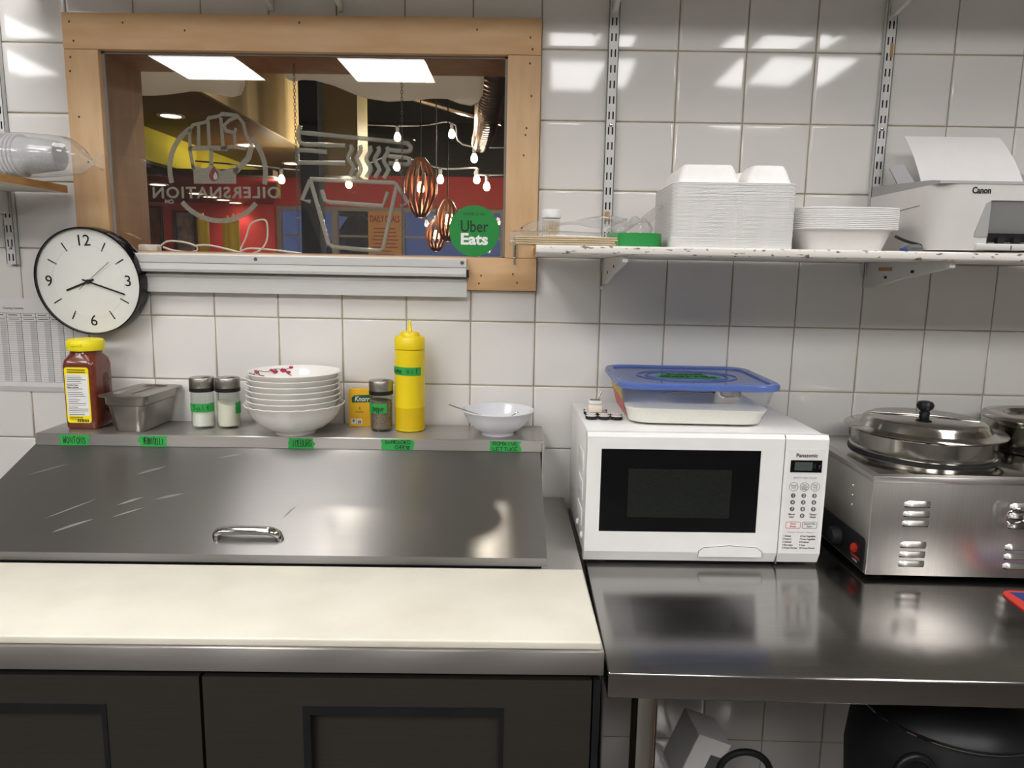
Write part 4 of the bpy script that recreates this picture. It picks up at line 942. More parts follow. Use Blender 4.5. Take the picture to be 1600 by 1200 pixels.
# glass shakers
def shaker(loc, label, fill, fh, tape=None, slope=0., rz=0.):
    t = thing('spice_shaker', label, 'shaker', loc, rz); r = .0262
    bm = NB(); lathe(bm, [(0, .001), (.024, .001), (r, .004), (r, .080), (.0245, .084), (.0245, .088), (.0235, .088), (.0235, .083), (r-.0018, .079), (r-.0018, .007), (0, .005)], n=40); obj('glass_body', bm, 'clear_glass', t, smooth=True)
    bm = NB(); n = 40; rr = r-.0021; lo = [(rr*cos(2*pi*i/n), rr*sin(2*pi*i/n)) for i in range(n)]
    loft(bm, [[(x*.93, y*.93, .0054) for x, y in lo], [(x, y, .0075) for x, y in lo], [(x, y, fh+slope*x/rr) for x, y in lo]]); o = obj('filling', bm, fill, t, smooth=True, angle=35); o['kind'] = 'stuff'
    bm = NB(); lathe(bm, [(.0272, .086), (.0280, .0865), (.0280, .0945), (.0272, .095), (.0245, .095), (.0245, .086)], n=40, closed=True); obj('black_collar', bm, 'black_plastic', t, smooth=True)
    bm = NB(); lathe(bm, [(.0276, .0952), (.0280, .096), (.0280, .116), (.0268, .1185), (0, .1190), (0, .0952)], n=40); cpp = obj('steel_cap', bm, 'steel_pan', t, smooth=True)
    bm = NB(); prism(bm, [(.004, -.012), (.018, -.012), (.019, .003), (.006, .006)], TOPF(.1190), .0004); obj('pour_hole', bm, 'black_plastic', cpp)
    if tape:
        s, a0, a1, z0, z1 = tape; rt2 = r+.0004
        cyl = lambda a, b, dd: ((rt2+dd)*sin(a/r), -(rt2+dd)*cos(a/r), b)
        bm = NB(); m_ = 14
        for k in range(m_): prism(bm, [(a0+(a1-a0)*k/m_, z0), (a0+(a1-a0)*(k+1)/m_, z0), (a0+(a1-a0)*(k+1)/m_, z1), (a0+(a1-a0)*k/m_, z1)], cyl, .0004)
        bmesh.ops.remove_doubles(bm, verts=bm.verts[:], dist=1e-6); tp_ = obj('tape_label', bm, 'green_tape', t, label='green tape label' + (' with %s in pen' % s if s else ''))
        if s: hand('lettering', s, a0*.48, a1*.70, z0+.005, z1-.004, 'ink', tp_, lambda a, b, dd: cyl(a, b, dd+.0005), .0011, 21)
    return t
GL['k'] = []
shaker((-.929, -.088, BZ), 'glass shaker half full of salt with green tape reading Salt', 'salt', .040, ('Salt', -.030, .040, .040, .060))
shaker((-.871, -.083, BZ), 'glass shaker of cream powder just right of the salt shaker', mat('msg', '#ece6d6', .8, var=.03, scale=200), .058, ('', .026, .06, .035, .062), -.006)
shaker((-.512, -.080, BZ), 'glass shaker of grey ground pepper with green tape label', 'pepper', .072, ('Pepper'.replace('P', 'p'), -.032, .018, .044, .067), -.002)
# stack of bowls
def bowl_bm(r, h, rb, wavy=0., n=72, th=.003):
    prof = [(0, .004), (rb*.82, .004), (rb*.86, 0), (rb*.97, 0), (rb, .006), (rb*1.12, .0085), (r*.64, h*.24), (r*.80, h*.46), (r*.895, h*.68), (r*.965, h*.92), (r, h-.0025), (r+.0006, h-.001), (r-.001, h), (r*.945, h-.004), (r*.868, h*.70+.002), (r*.770, h*.46+.004), (r*.61, h*.24+.005), (rb*1.0, .0125), (rb*.7, .010), (0, .0095)]
    bm = NB(); lathe(bm, prof, n=n)
    if wavy:
        for v in bm.verts:
            rr = math.hypot(v.co.x, v.co.y)
            if rr > r*.88:
                a = math.atan2(v.co.y, v.co.x); k = (rr-r*.88)/(r*.12); v.co.z += wavy*k*sin(24*a); 
    return bm
bx_, by_ = -.703, -.118
o = obj('serving_bowl', bowl_bm(.1115, .070, .047, .0007, n=144), 'porcelain', None, smooth=True, loc=(bx_, by_, BZ), angle=60); tag(o, 'large white bowl with scalloped rim under the stack of bowls', 'bowl', 'stacked bowls')
sm_ = None; NBW = 6
for k in range(NBW):
    o = obj('soup_bowl', bowl_bm(.1035, .062, .042) if sm_ is None else sm_, 'porcelain', None, smooth=True, loc=(bx_+random.uniform(-.002, .002), by_+random.uniform(-.002, .002)*.5, BZ+.0185+k*.0124), angle=60); sm_ = sm_ or o.data
    n = NBW-1-k
    tag(o, 'white porcelain bowl with cherry blossom print, topmost of the bowl stack' if n == 0 else 'white porcelain bowl in the stack, %s from the top' % ordn(n), 'bowl', 'stacked bowls')
topb = o
# blossom print on the inside of the top bowl (far-left inner wall)
def inner(a, q): # a angle, q 0..1 from rim down the inner wall
    r1, z1, r2, z2 = .1035*.945, .0572, .1035*.772, .0335
    r = r1+(r2-r1)*q; z = z1+(z2-z1)*q; return (r*cos(a), r*sin(a), z)
fi = lambda a, b, dd: tuple(Vector(inner(a, b))*(1-dd*8)+Vector((0, 0, .0007+dd)))
bm = NB(); rs = random.Random(8)
for pts_ in ([(3.35, .05), (3.1, .25), (2.85, .10), (2.6, .28), (2.35, .12), (2.1, .22), (1.9, .02)], [(3.1, .25), (3.2, .5), (3.12, .75)], [(2.85, .1), (2.9, .45), (2.8, .7)], [(2.35, .12), (2.3, .4)], [(2.1, .22), (2.05, .6), (1.95, .8)]):
    ribbon(bm, [(p.x, p.y) for p in smoothpath([(a, b, 0) for a, b in pts_], 5)], .035, fi, .0003)
obj('branch_print', bm, 'twig', topb)
for (a, b) in ((3.3, .12), (2.95, .15), (2.45, .2), (2.38, .38), (1.95, .06), (2.02, .5), (2.15, .3), (3.15, .6), (2.82, .68)):
    s_ = rs.uniform(.6, .95); bm = NB()
    for k in range(5):
        t_ = 2*pi*k/5; ca, cb_ = a+.05*s_*cos(t_), b+.12*s_*sin(t_); prism(bm, [(ca+.04*s_*cos(2*pi*i/7), cb_+.10*s_*sin(2*pi*i/7)) for i in range(7)], fi, .0004)
    prism(bm, [(a+.05*s_*cos(2*pi*i/7), b+.12*s_*sin(2*pi*i/7)) for i in range(7)], fi, .0004); obj('blossom_print', bm, 'blossom', topb)
# stock cube box
kn = thing('stock_box', 'yellow stock cube box with green banner behind the pepper shaker', 'box', (-.570, -.034, BZ), R(1))
bxo('carton', (-.026, .030, -.014, .014, 0, .090), 'knorr', kn, bev=.0006)
kf = FR(-.0143); bm = NB(); prism(bm, [(-.018, .058), (.029, .060), (.029, .078), (-.012, .076), (-.019, .070)], kf, .0003); bn = obj('banner', bm, 'knorr_green', kn)
text('brand_name', 'Knorr', .017, 'label_white', bn, lambda a, b, dd: (.005+a, -.0147-dd, .067+b), width=.036, shear=.25, bold=.02)
text('count_text', '6', .010, 'knorr_green', kn, lambda a, b, dd: (.0+a, -.0144-dd, .045+b)); text('small_text', 'bouillon', .006, 'knorr_green', kn, lambda a, b, dd: (.0+a, -.0144-dd, .036+b))
for k in range(2):
    bm = NB(); prism(bm, rrect(.012, .013, .002, 3, -.015+.014*k, .0125), kf, .0003); bd_ = obj('badge', bm, 'label_white', kn)
    text('badge_mark', '*' if k == 0 else '#', .014, 'flag_blue' if k == 0 else 'ink_grey', bd_, lambda a, b, dd: (-.015+.014*k+a, -.0147-dd, .0115+b), bold=.02)
# yellow squeeze bottle
sq = thing('squeeze_bottle', 'yellow squeeze bottle of sesame oil with green tape and pointed tip', 'squeeze bottle', (-.446, -.070, BZ))
bm = NB(); r = .0348; lathe(bm, [(0, .001), (.032, .001), (r, .004), (r, .062), (r, .1895), (r-.003, .192), (0, .192)], n=48); bo = obj('bottle_body', bm, 'yellow_plastic', sq, smooth=True)
bm = NB(); lathe(bm, [(r+.0003, .006), (r+.0003, .057)], n=48); obj('oil_level', bm, 'yellow_oil', bo, smooth=True)
bm = NB(); lathe(bm, [(r-.003, .1925), (r+.0004, .1930), (r+.0008, .195), (r+.0008, .218), (r-.002, .2215), (.024, .222), (.0225, .230), (.021, .232), (.007, .2335), (.0055, .236), (.0025, .2565), (.002, .259), (0, .2592), (0, .1925)], n=48); obj('nozzle_cap', bm, 'yellow_plastic', sq, smooth=True)
cy2 = lambda a, b, dd: ((r+.0006+dd)*sin(a/r), -(r+.0006+dd)*cos(a/r), b)
bm = NB()
for k in range(18): a0 = -.052+.085*k/18; a1 = -.052+.085*(k+1)/18; t0 = .002*k/18; prism(bm, [(a0, .135-t0), (a1, .135-t0), (a1, .154-t0), (a0, .154-t0)], cy2, .0004)
bmesh.ops.remove_doubles(bm, verts=bm.verts[:], dist=1e-6); tp_ = obj('tape_label', bm, 'green_tape', sq, label='green tape with sesame oil in pen')
hand('lettering', 'sesame oil', -.066, .026, .139, .151, 'ink', tp_, lambda a, b, dd: cy2(a, b, dd+.0005), .0012, 5)
# bowl with spoons
sb = obj('mixing_bowl', bowl_bm(.084, .058, .039), 'porcelain_blue', None, smooth=True, loc=(-.238, -.090, BZ), angle=60); tag(sb, 'shallow white bowl holding two spoons at the right end of the fridge shelf', 'bowl')
def spoon(label, head, tail, loc, hr=.012):
    t = thing('spoon', label, 'spoon', loc); h, e = Vector(head), Vector(tail)
    dirv = (e-h).normalized(); side = dirv.cross(Vector((0, 0, 1))).normalized(); nrm = side.cross(dirv)
    bm = NB(); bmesh.ops.create_uvsphere(bm, u_segments=16, v_segments=8, radius=1)
    for v in bm.verts: c = v.co.copy(); v.co = h+dirv*c.x*hr*1.5+side*c.y*hr+nrm*(c.z*.0016-.003*(1-c.x*c.x-c.y*c.y))
    obj('spoon_head', bm, 'chrome', t, smooth=True)
    bm = NB(); s0 = h+dirv*hr*1.3; loft(bm, [[tuple(s0+(e-s0)*q+side*w_*a+nrm*b*.001) for a, b in ((-1, -1), (1, -1), (1, 1), (-1, 1))] for q, w_ in ((0, .002), (.3, .002), (.7, .003), (.97, .0045), (1, .003))]); obj('spoon_handle', bm, 'chrome', t, smooth=False)
spoon('spoon whose handle sticks out to the left of the white bowl', (.028, -.012, .022), (-.112, -.020, .070), (-.238, -.090, BZ))
spoon('spoon resting inside the right of the white bowl', (.000, .0, .020), (.046, -.034, .0575), (-.238, -.090, BZ), .010)

# ------------------------------------------------------------------ decals and things in the window
DRIP_A = [(-1.1673, 1.9559), (-0.9021, 1.9594), (-0.9036, 1.921), (-0.9143, 1.8978), (-0.9374, 1.892), (-0.9699, 1.897), (-1.0054, 1.9043), (-1.0413, 1.9053), (-1.0842, 1.8985), (-1.1336, 1.8932), (-1.1713, 1.8927)]
DRIP_B = [(-0.7902, 1.9609), (-0.7986, 1.9516), (-0.7941, 1.9379), (-0.7781, 1.9319), (-0.7569, 1.9368), (-0.7245, 1.9357), (-0.6761, 1.9241), (-0.6278, 1.9048), (-0.5874, 1.893), (-0.5388, 1.8867), (-0.482, 1.8898), (-0.4253, 1.896), (-0.388, 1.8958), (-0.3556, 1.8839), (-0.3265, 1.8796), (-0.3071, 1.8892), (-0.2976, 1.9078), (-0.2948, 1.94), (-0.2951, 1.9674)]
NEON = {
 'A1': [(-0.7368, 1.8086), (-0.7379, 1.768), (-0.6893, 1.7642), (-0.6265, 1.7622)] ,
 'A2': [(-0.7372, 1.7921), (-0.4993, 1.7731), (-0.4727, 1.7674), (-0.4665, 1.76), (-0.4743, 1.7509), (-0.5198, 1.7547)] ,
 'B1': [(-0.6724, 1.7471), (-0.7368, 1.7507), (-0.7449, 1.7453), (-0.7455, 1.7241), (-0.7376, 1.7212), (-0.6272, 1.7213)] ,
 'B2': [(-0.5199, 1.7396), (-0.476, 1.7357), (-0.4697, 1.7283), (-0.4761, 1.7206), (-0.5201, 1.723)] ,
 'F': [(-0.715, 1.6819), (-0.5047, 1.676)] ,
 'L': [(-0.715, 1.6804), (-0.7369, 1.6324), (-0.7163, 1.6281)] ,
 'BX': [(-0.715, 1.6804), (-0.674, 1.5277), (-0.663, 1.5184), (-0.5476, 1.511), (-0.5363, 1.5175), (-0.5016, 1.6699)] ,
 'IN': [(-0.6871, 1.6563), (-0.6797, 1.6318), (-0.6686, 1.6273), (-0.5369, 1.6202), (-0.5238, 1.6543)] ,
 'RF': [(-0.5047, 1.676), (-0.4733, 1.629), (-0.4924, 1.6209)] ,
 'W0': [(-0.6141, 1.7638), (-0.6103, 1.7586), (-0.6102, 1.7534), (-0.6135, 1.748), (-0.6183, 1.7427), (-0.6219, 1.7373), (-0.6221, 1.732), (-0.6185, 1.7268), (-0.6125, 1.7215), (-0.6068, 1.7163), (-0.6037, 1.7111), (-0.6046, 1.7057), (-0.6086, 1.7003), (-0.6134, 1.6949), (-0.6162, 1.6895)] ,
 'W1': [(-0.5906, 1.763), (-0.5872, 1.7578), (-0.5875, 1.7525), (-0.5913, 1.7471), (-0.5966, 1.7418), (-0.6006, 1.7364), (-0.6012, 1.7311), (-0.598, 1.7259), (-0.5925, 1.7206), (-0.5872, 1.7154), (-0.5846, 1.7101), (-0.5859, 1.7048), (-0.5903, 1.6994), (-0.5955, 1.694), (-0.5989, 1.6886)] ,
 'W2': [(-0.5671, 1.7621), (-0.5636, 1.7569), (-0.564, 1.7516), (-0.5677, 1.7463), (-0.573, 1.7409), (-0.577, 1.7356), (-0.5776, 1.7303), (-0.5744, 1.725), (-0.5689, 1.7198), (-0.5636, 1.7146), (-0.561, 1.7093), (-0.5623, 1.7039), (-0.5667, 1.6985), (-0.5719, 1.6931), (-0.5752, 1.6877)] ,
 'W3': [(-0.5467, 1.7612), (-0.5432, 1.756), (-0.5435, 1.7507), (-0.5473, 1.7454), (-0.5526, 1.74), (-0.5566, 1.7347), (-0.5572, 1.7294), (-0.554, 1.7241), (-0.5484, 1.7189), (-0.5431, 1.7137), (-0.5405, 1.7084), (-0.5418, 1.703), (-0.5462, 1.6976), (-0.5514, 1.6922), (-0.5547, 1.6868)] ,
 'W4': [(-0.5247, 1.7604), (-0.5213, 1.7551), (-0.5216, 1.7498), (-0.5253, 1.7445), (-0.5306, 1.7391), (-0.5345, 1.7338), (-0.5352, 1.7285), (-0.532, 1.7232), (-0.5264, 1.718), (-0.521, 1.7128), (-0.5184, 1.7075), (-0.5197, 1.7022), (-0.5241, 1.6968), (-0.5293, 1.6913), (-0.5326, 1.686)] ,
}
ACRY = [(-0.7476, 1.8032), (-0.7363, 1.8123), (-0.4701, 1.7892), (-0.4576, 1.7789), (-0.4518, 1.6096), (-0.4954, 1.512), (-0.5356, 1.5002), (-0.6885, 1.5023), (-0.7261, 1.6051), (-0.7542, 1.6279)]
chainL = [(-0.7438, 1.7271), (-0.7438, 1.4981)]
chainR = [(-0.486, 1.6241), (-0.4851, 1.5026)]
C0 = [(-0.9109, 1.6866), (-0.7925, 1.6885), (-0.9161, 1.5715)]
LOGO = {
 's1': [(-0.9712, 1.7827), (-0.9738, 1.7626), (-0.9734, 1.7409)] ,
 's2': [(-0.9513, 1.7902), (-0.9528, 1.7441)] ,
 's3': [(-0.9282, 1.8005), (-0.9279, 1.7445)] ,
 's4': [(-0.8978, 1.8081), (-0.8954, 1.745)] ,
 'top': [(-0.9712, 1.7827), (-0.9632, 1.7914), (-0.9495, 1.7945), (-0.9328, 1.7983), (-0.9264, 1.807), (-0.9006, 1.8124), (-0.8959, 1.8167), (-0.86, 1.8144), (-0.8457, 1.7974), (-0.8407, 1.7717), (-0.8267, 1.7445)] ,
 'th1': [(-0.8602, 1.8101), (-0.8785, 1.8027), (-0.8911, 1.7911), (-0.8871, 1.7796), (-0.8677, 1.7749), (-0.8635, 1.7857)] ,
 'th2': [(-0.8677, 1.7749), (-0.8666, 1.7483)] ,
 'kn': [(-0.9766, 1.738), (-0.9235, 1.7402), (-0.8858, 1.7393)] ,
 'lb': [(-0.9749, 1.7409), (-0.9716, 1.7163), (-0.9683, 1.6916)] ,
 'cb': [(-0.9236, 1.7388), (-0.9254, 1.701)] ,
 'rb': [(-0.8282, 1.746), (-0.8368, 1.7183), (-0.8715, 1.6843)] ,
 'kr': [(-0.9009, 1.7391), (-0.875, 1.7438), (-0.842, 1.74)] ,
}
JAW = [(-0.9737, 1.7046), (-0.9634, 1.699), (-0.947, 1.6934), (-0.9363, 1.695), (-0.9252, 1.7054), (-0.915, 1.6953), (-0.9017, 1.6882), (-0.8771, 1.6959), (-0.8589, 1.6962), (-0.8673, 1.6771), (-0.868, 1.6595), (-0.9685, 1.6579), (-0.9686, 1.6858)]
DROP = [(-0.9194, 1.6996), (-0.9109, 1.6866), (-0.9083, 1.6765), (-0.9133, 1.6676), (-0.921, 1.6638), (-0.9285, 1.6674), (-0.9319, 1.6761), (-0.9275, 1.6878)]
TXT = [(-0.7638, 1.6406), (-1.069, 1.6357), (-0.9125, 1.6507), (-0.9138, 1.6235)]
OM = [(-1.0196, 1.6158), (-1.0411, 1.6155), (-1.0301, 1.6201), (-1.0307, 1.6105)]
UB = [(-0.3033, 1.5588), (-0.2429, 1.5599), (-0.3039, 1.6162), (-0.3037, 1.5972), (-0.3034, 1.5692), (-0.3032, 1.5396)]
CAB1 = [(-1.0832, 1.5118), (-1.0634, 1.5246), (-1.0269, 1.5236), (-0.9956, 1.5149), (-0.9914, 1.5041), (-1.0123, 1.4991), (-1.0519, 1.503), (-1.0753, 1.5104)]
CAB2 = [(-0.9934, 1.5147), (-0.9616, 1.5168), (-0.9224, 1.5098), (-0.8674, 1.4983), (-0.8355, 1.5051), (-0.8174, 1.527), (-0.8132, 1.5578), (-0.8187, 1.5791), (-0.8408, 1.5773), (-0.8569, 1.5663), (-0.8691, 1.5354), (-0.883, 1.5058), (-0.859, 1.5109), (-0.796, 1.5073), (-0.733, 1.5007)]
lg = thing('window_decal', 'grey fist emblem decal with mirrored OILERSNATION lettering on the window glass', 'decal', (0, 0, 0))
ld_ = FR(.0102)
def arc(c, r, a0, a1, n=24): return [(c[0]+r*cos(R(a0+(a1-a0)*i/n)), c[1]+r*sin(R(a0+(a1-a0)*i/n))) for i in range(n+1)]
cc0 = C0[0]; Rr = .1135
bm = NB()
for a0, a1 in ((-14, 43), (122, 194), (219, 321)): ribbon(bm, arc(cc0, Rr, a0, a1), .0115, ld_)
obj('ring', bm, 'frosted', lg)
bm = NB(); wd = {'kn': .011, 'cb': .009, 'rb': .013, 'lb': .0085, 'kr': .008}
for k, v in LOGO.items(): ribbon(bm, v, wd.get(k, .0076), ld_)
prism(bm, JAW, ld_, .0004); obj('fist', bm, 'frosted', lg)
bm = NB(); prism(bm, DROP, FR(.0096), .0005); dp = obj('drop', bm, 'blood', lg)
bm = NB(); prism(bm, [(x*.45+DROP[0][0]*.55+.0035, (z-DROP[4][1])*.5+DROP[4][1]+.004) for x, z in DROP], FR(.0090), .0003); obj('drop_shine', bm, 'paper_grey', dp)
cxt, czt = (TXT[0][0]+TXT[1][0])/2, (TXT[2][1]+TXT[3][1])/2; tl = (TXT[0][1]-TXT[1][1])/(TXT[0][0]-TXT[1][0])
text('lettering', 'OILERSNATION', .036, 'frosted', lg, lambda a, b, dd: (cxt+a, .0102-dd, czt+b+tl*a), width=.305, mirror=True, bold=.025, space=1.14)
text('lettering', 'OM', .013, 'frosted', lg, lambda a, b, dd: (OM[2][0]+a, .0102-dd, (OM[2][1]+OM[3][1])/2+b), width=.0215, mirror=True, bold=.04)
ub = thing('round_sticker', 'round green delivery sticker on the lower right of the window glass', 'sticker', (UB[0][0], -.0022, UB[0][1]))
obj('disc', yl([(0, .0012), (.0590, .0012), (.0592, .0008), (.0592, .0002), (0, .0002)], 56), 'uber_green', ub)
uf = lambda z: (lambda a, b, dd: (a, -.0013-dd, z+b))
text('small_text', 'ORDER US ON', .0085, 'uber_dark', ub, uf(.0385), width=.050); text('word', 'Uber', .038, 'uber_dark', ub, uf(.0095), width=.065, bold=.01); text('word', 'Eats', .036, 'white_vinyl', ub, uf(-.020), width=.064, bold=.035)
# unlit neon sign
ns = thing('neon_sign', 'unlit neon sign of a noodle box with chopsticks hanging in the window', 'neon sign', (0, 0, 0))
bm = NB(); prism(bm, ACRY, FR(.0985), .003); obj('acrylic_plate', bm, 'acrylic', ns)
for k, v in NEON.items():
    if k[0] == 'W':
        a_, b_ = Vector(v[0]), Vector(v[-1]); v = [tuple(a_.lerp(b_, i/14)*.35+Vector(p)*.65) for i, p in enumerate(v)]
    nm = 'noodle_tube' if k[0] == 'W' else 'chopstick_tube' if k[0] in 'A' or k[:2] in ('B1', 'B2') else 'box_tube'
    bm = NB(); P_ = smoothpath([(a, .089, b) for a, b in v], 3) if nm != 'box_tube' else [Vector((a, .089, b)) for a, b in v]; tube(bm, P_, .0054, 10); obj(nm, bm, 'neon_off', ns, smooth=True)
for cx_, z0_, z1_ in ((-.7438, 1.499, 1.95), (-.4855, 1.499, 1.95)):
    bm = NB(); z = z0_; k = 0
    while z < z1_:
        ring = []
        for i in range(8):
            a = 2*pi*i/8; ring.append((cx_+(.0028*cos(a) if k % 2 else 0), .075+(0 if k % 2 else .0028*cos(a)), z+.0045+.005*sin(a)))
        tube(bm, ring, .0007, 4, closed=True); z += .0078; k += 1
    obj('chain', bm, 'ink_grey', ns)
cbx_ = thing('power_cable', 'white cable with inline switch box lying along the window sill', 'cable', (0, 0, 0))
bm = NB(); box(bm, -1.134, -1.085, .050, .074, 1.4975, 1.516, bev=.004); obj('switch_box', bm, 'cable_white', cbx_, smooth=True)
bm = NB(); tube(bm, smoothpath([(a, .060, b) for a, b in CAB1], 5), .0022, 8); obj('cable_loop', bm, 'cable_white', cbx_, smooth=True)
bm = NB(); tube(bm, smoothpath([(a, .052+.002*i/3, b) for i, (a, b) in enumerate(CAB2)], 5), .0022, 8); obj('cable_loop', bm, 'cable_white', cbx_, smooth=True)
for nm, pts_, lab in (('hanging_board', DRIP_A, 'white scalloped board hanging at the top left outside the window'), ('hanging_board', DRIP_B, 'long white scalloped board hanging at the top centre outside the window')):
    hi = 2.05; o_ = [(pts_[0][0], hi)] + [(pts_[-1][0], hi)] + pts_[::-1] if pts_ is DRIP_B else [(pts_[0][0], hi), (pts_[1][0], hi)] + pts_[1:] + [pts_[0]]
    if pts_ is DRIP_A: o_ = [(pts_[0][0], hi), (pts_[1][0], hi)] + pts_[1:]
    bm = NB(); prism(bm, o_, lambda a, b, dd: (a, .171+dd, b), .012); o = obj(nm, bm, 'd_drip'); tag(o, lab, 'board')

# ------------------------------------------------------------------ dining room beyond the window
def dbox(name, d, m): return struct(bxo(name, d, m))
struct(bxo('floor', (-4.6, 2.0, .165, 5.6, -.05, 0), 'd_floor')); dbox('ceiling', (-4.6, 2.0, .165, 5.6, 3.4, 3.46), 'd_black')
dbox('wall_left', (-4.66, -4.6, .165, 5.6, 0, 3.4), 'd_maroon'); dbox('wall_right', (2.0, 2.06, .165, 5.6, 0, 3.4), 'd_black')
dbox('trim_1', (-4.2, 2.0, .10, .164, CEIL+.06, 3.4), 'd_black')
sof = bpy.data.objects.new('trim_2', None); link(sof); struct(sof)
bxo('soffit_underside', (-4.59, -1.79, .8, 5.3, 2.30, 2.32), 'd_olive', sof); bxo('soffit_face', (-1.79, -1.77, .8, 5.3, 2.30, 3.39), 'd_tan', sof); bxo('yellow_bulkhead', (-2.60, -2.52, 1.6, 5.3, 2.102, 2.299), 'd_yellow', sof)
dbox('trim_3', (-4.59, -1.87, 3.20, 3.30, 2.062, 2.100), 'd_brown')
bm = NB(); prism(bm, [(-4.59, 3.30), (-1.87, 3.30), (-2.62, 5.40), (-4.59, 5.40)], TOPF(2.061), .02); struct(obj('trim_4', bm, 'd_maroon'))
dbox('wall_partition', (-4.59, -2.62, 5.40, 5.46, 0, 2.08), 'd_red')
dbox('trim_5', (-1.505, -1.395, 2.60, 2.72, 0, 3.39), 'd_column'); 
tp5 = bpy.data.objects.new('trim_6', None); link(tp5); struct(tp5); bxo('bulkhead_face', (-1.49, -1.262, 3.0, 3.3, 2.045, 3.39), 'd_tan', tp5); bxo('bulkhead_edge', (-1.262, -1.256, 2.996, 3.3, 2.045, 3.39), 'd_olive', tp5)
fa = bpy.data.objects.new('wall_facade', None); link(fa); struct(fa)
bxo('upper_wall', (-4.59, 2.0, 5.5, 5.56, 2.355, 3.4), 'd_black', fa); bxo('red_band', (-4.59, 2.0, 5.48, 5.56, 2.055, 2.354), 'd_red', fa); bxo('lower_wall', (-4.59, 2.0, 5.5, 5.56, 0, .6), 'd_brown', fa)
w2 = bpy.data.objects.new('window_2', None); link(w2); struct(w2)
for x in (-2.62, -2.06, -1.40, -.40, .6, 1.6): bxo('mullion', (x-.03, x+.03, 5.49, 5.55, .6, 2.054), 'd_frame', w2)
bxo('rail', (-4.5, 2.0, 5.50, 5.54, 2.015, 2.0535), 'd_frame', w2); bxo('rail', (-4.5, 2.0, 5.51, 5.54, 1.765, 1.785), 'd_frame', w2); bxo('pane', (-4.5, 2.0, 5.545, 5.549, .6, 2.05), 'facade_glass', w2)
struct(bxo('ground', (-14, 12, 5.7, 30, -.3, -.2), 'asphalt'))
dp_ = thing('window_poster', 'orange DAILY DEALS poster hanging on the far window', 'poster', (-1.56, 5.47, 1.30)); bxo('sheet', (-.165, .162, 0, .004, 0, .72), 'd_poster', dp_)
text('headline', 'DAILY DEALS', .085, 'd_posterink', dp_, lambda a, b, dd: (a, -.001-dd, .64+b), width=.29, bold=.03, th=.001)
bm = NB(); rs = random.Random(5)
for k in range(14): w_ = rs.uniform(.06, .13); ribbon(bm, [(-w_, .55-.036*k), (w_, .55-.036*k)], .012, FR(-.001), .001)
obj('text_lines', bm, 'd_posterink', dp_)
for nm, x0, x1, z0, z1, m_, lab in (('picture_frame', -3.93, -3.73, 1.35, 2.0, 'photo_a', 'framed warm food photo on the red wall at far left'), ('picture_frame', -3.57, -3.40, 1.35, 1.965, 'photo_b', 'framed blue-grey photo on the red wall behind the yellow bottles')):
    t = thing(nm, lab, 'picture', ((x0+x1)/2, 5.39, z0)); w_, h_ = x1-x0, z1-z0
    bm = NB(); ring_boxes(bm, -w_/2-.02, w_/2+.02, -.02, h_+.02, -w_/2, w_/2, 0, h_, -.02, .008); obj('frame', bm, 'd_black', t); bxo('photo', (-w_/2, w_/2, -.006, .006, 0, h_), m_, t)
def lamp_pt(parent, loc, e, col=(1, .86, .66), r=.03):
    l = bpy.data.lights.new('glow', 'POINT'); l.energy = e; l.color = col; l.shadow_soft_size = r; o = bpy.data.objects.new('glow', l); link(o, parent); o.location = loc
def lamp_spot(parent, loc, e, col):
    l = bpy.data.lights.new('glow', 'SPOT'); l.energy = e; l.color = col; l.spot_size = R(130); l.spot_blend = .6; l.shadow_soft_size = .04; o = bpy.data.objects.new('glow', l); link(o, parent); o.location = loc
def potlight(x, y, z, lab, e=6.):
    t = thing('pot_light', lab, 'pot light', (x, y, z), group='dining pot lights'); bm = NB(); lathe(bm, [(.055, 0), (.075, 0), (.075, -.006), (.055, -.006)], n=24, closed=True); obj('trim_ring', bm, 'lamp_frame', t)
    bm = NB(); lathe(bm, [(0, -.003), (.054, -.003), (.054, -.001), (0, -.001)], n=24); obj('lens', bm, 'pot_glow', t); lamp_spot(t, (0, 0, -.02), e, (1, .93, .8))
for k, (x, y) in enumerate(((-2.198, 2.495), (-2.136, 3.455), (-2.104, 4.332))): potlight(x, y, 2.2995, 'pot light in the olive soffit, %s from the window' % ['nearest', 'second', 'third'][k], 45.)
for k, y in enumerate((3.81, 4.45, 4.72, 5.0, 5.28)): potlight(-2.95, y, 2.0605, 'small pot light in the maroon ceiling, %s from the window' % ['nearest', 'second', 'third', 'fourth', 'farthest'][k], 9.)
for k, x in enumerate((-1.15, -.35)): potlight(x, 1.15, 3.3995, 'unseen dining ceiling light added to brighten the hanging boards, %s of two' % ['left', 'right'][k], 130.)  # unseen pair, added to light the scalloped boards from behind
def string(lab, pts_, y):
    t = thing('string_lights', lab, 'string lights', (0, y, 0)); bm = NB(); tube(bm, smoothpath([(-2.6, 0, pts_[0][1]+.12)]+[(a, 0, b+.075) for a, b in pts_]+[(.6, 0, pts_[-1][1]+.14)], 6), .006, 6); obj('cord', bm, 'd_black', t)
    for a, b in pts_:
        bm = NB(); lathe(bm, [(0, .03), (.012, .03), (.014, .07), (0, .075)], (a, 0, b), 12); s_ = obj('socket', bm, 'd_black', t)
        bm = NB(); lathe(bm, [(0, -.032), (.014, -.028), (.024, -.012), (.022, .006), (.012, .028), (0, .03)], (a, 0, b), 16); obj('bulb', bm, 'bulb_glow', t, smooth=True); lamp_pt(t, (a, -.05, b-.03), 16.)
string('upper string of warm bulbs across the dark dining ceiling', [(-1.09, 2.374), (-.71, 2.401), (-.552, 2.24)], 3.5)
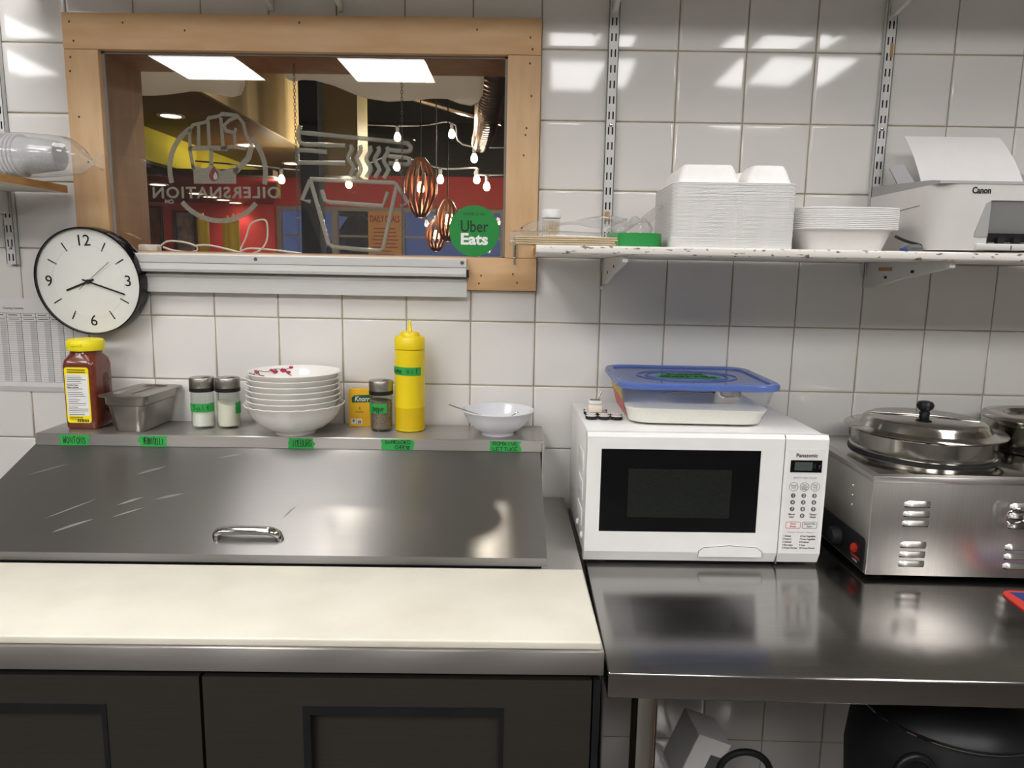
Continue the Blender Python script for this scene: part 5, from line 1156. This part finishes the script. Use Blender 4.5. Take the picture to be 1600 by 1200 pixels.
string('lower string of warm bulbs in front of the red band', [(-1.912, 2.076), (-1.436, 2.053), (-1.322, 2.107), (-1.096, 2.176), (-.789, 2.093), (-.533, 2.097), (-.462, 2.05)], 3.5)
def pendant(x, y, zc, r, h, lab):
    t = thing('pendant_lamp', lab, 'pendant lamp', (x, y, zc))
    for k in range(14):
        a = 2*pi*k/14; bm = NB(); L0 = []
        for i in range(11):
            u = -1+2*i/10; rr = r*(max(.0, 1-abs(u)**2.2)*.72+.28); z = u*h/2; c_, s_ = cos(a+.25*u), sin(a+.25*u); tx, ty = -s_, c_; w_ = .0085
            L0.append([(rr*c_+tx*w_, rr*s_+ty*w_, z), (rr*c_-tx*w_, rr*s_-ty*w_, z), ((rr-.004)*c_-tx*w_, (rr-.004)*s_-ty*w_, z), ((rr-.004)*c_+tx*w_, (rr-.004)*s_+ty*w_, z)])
        loft(bm, L0); obj('slat', bm, 'd_wicker', t)
    bm = NB(); tube(bm, [(0, 0, h/2-.02), (0, 0, 3.39-zc)], .004, 6); obj('cord', bm, 'd_black', t)
    bm = NB(); lathe(bm, [(0, -.03), (.02, -.02), (.022, 0), (.012, .03), (0, .035)], n=14); obj('bulb', bm, 'bulb_glow', t, smooth=True); lamp_pt(t, (0, 0, -.05), 5, (1, .75, .5))
pendant(-.800, 2.60, 1.935, .098, .34, 'largest dark wooden slat pendant lamp in the dining room')
pendant(-.668, 2.85, 1.77, .070, .26, 'smaller wooden slat pendant lamp beside the green sticker')
pendant(-.80, 3.35, 1.70, .075, .22, 'wooden slat pendant lamp hanging behind and below the largest one')
du = thing('air_duct', 'ribbed silver spiral duct hanging under the dark dining ceiling', 'duct', (0, 0, 0))
bm = NB(); P_ = smoothpath([(-.28, 1.7, 2.75), (-.34, 1.85, 2.45), (-.38, 2.1, 2.33), (-.42, 2.5, 2.26), (-.47, 2.9, 2.24)], 22); tube(bm, P_, [.085*(1+.05*(i % 2))*(1-.35*i/len(P_)) for i in range(len(P_))], 24); obj('duct_hose', bm, 'duct', du, smooth=False)
bm = NB(); tube(bm, [(-1.25, 3.6, 2.72), (-.35, 3.2, 2.42)], .02, 8); obj('pipe', bm, 'duct', du, smooth=True)
bm = NB(); tube(bm, [(-.38, 2.1, 2.40), (-.38, 2.1, 3.39)], .004, 6); obj('hanger', bm, 'ink_grey', du)
dc = struct(bxo('trim_7', (-1.75, .2, .171, .95, 1.44, 1.480), 'd_counter'))
for k, (x, y, h) in enumerate(((-1.211, .60, .13), (-1.140, .62, .125), (-1.098, .56, .128))):
    t = thing('squeeze_bottle', 'yellow squeeze bottle outside the window, %s of three' % ['leftmost', 'middle', 'rightmost'][k], 'squeeze bottle', (x, y, 1.4803), group='bottles outside the window')
    bm = NB(); lathe(bm, [(0, 0), (.017, 0), (.0175, .003), (.0175, h-.012), (0, h-.012)], n=24); obj('bottle_body', bm, 'd_bottle', t, smooth=True)
    bm = NB(); lathe(bm, [(.0175, h-.0118), (.018, h-.010), (.018, h), (.006, h+.003), (.002, h+.022), (0, h+.022), (0, h-.0118)], n=24); obj('nozzle_cap', bm, 'd_bottle', t, smooth=True)
et = thing('evergreen_tree', 'dark evergreen tree outside the far window beside the poster', 'tree', (-2.9, 10.2, -.2))
for k in range(5):
    bm = NB(); lathe(bm, [(0, 4.2-k*.75), (.25+.16*k, 3.2-k*.7), (.1, 3.25-k*.7)], n=14)
    for v in bm.verts: v.co.x *= 1+.12*sin(9*v.co.z+v.co.y*7); v.co.y *= 1+.12*cos(7*v.co.z)
    obj('branch_tier', bm, 'evergreen', et)
bm = NB(); tube(bm, [(0, 0, 0), (0, 0, 3.0)], .08, 8); obj('trunk', bm, 'd_brown', et)
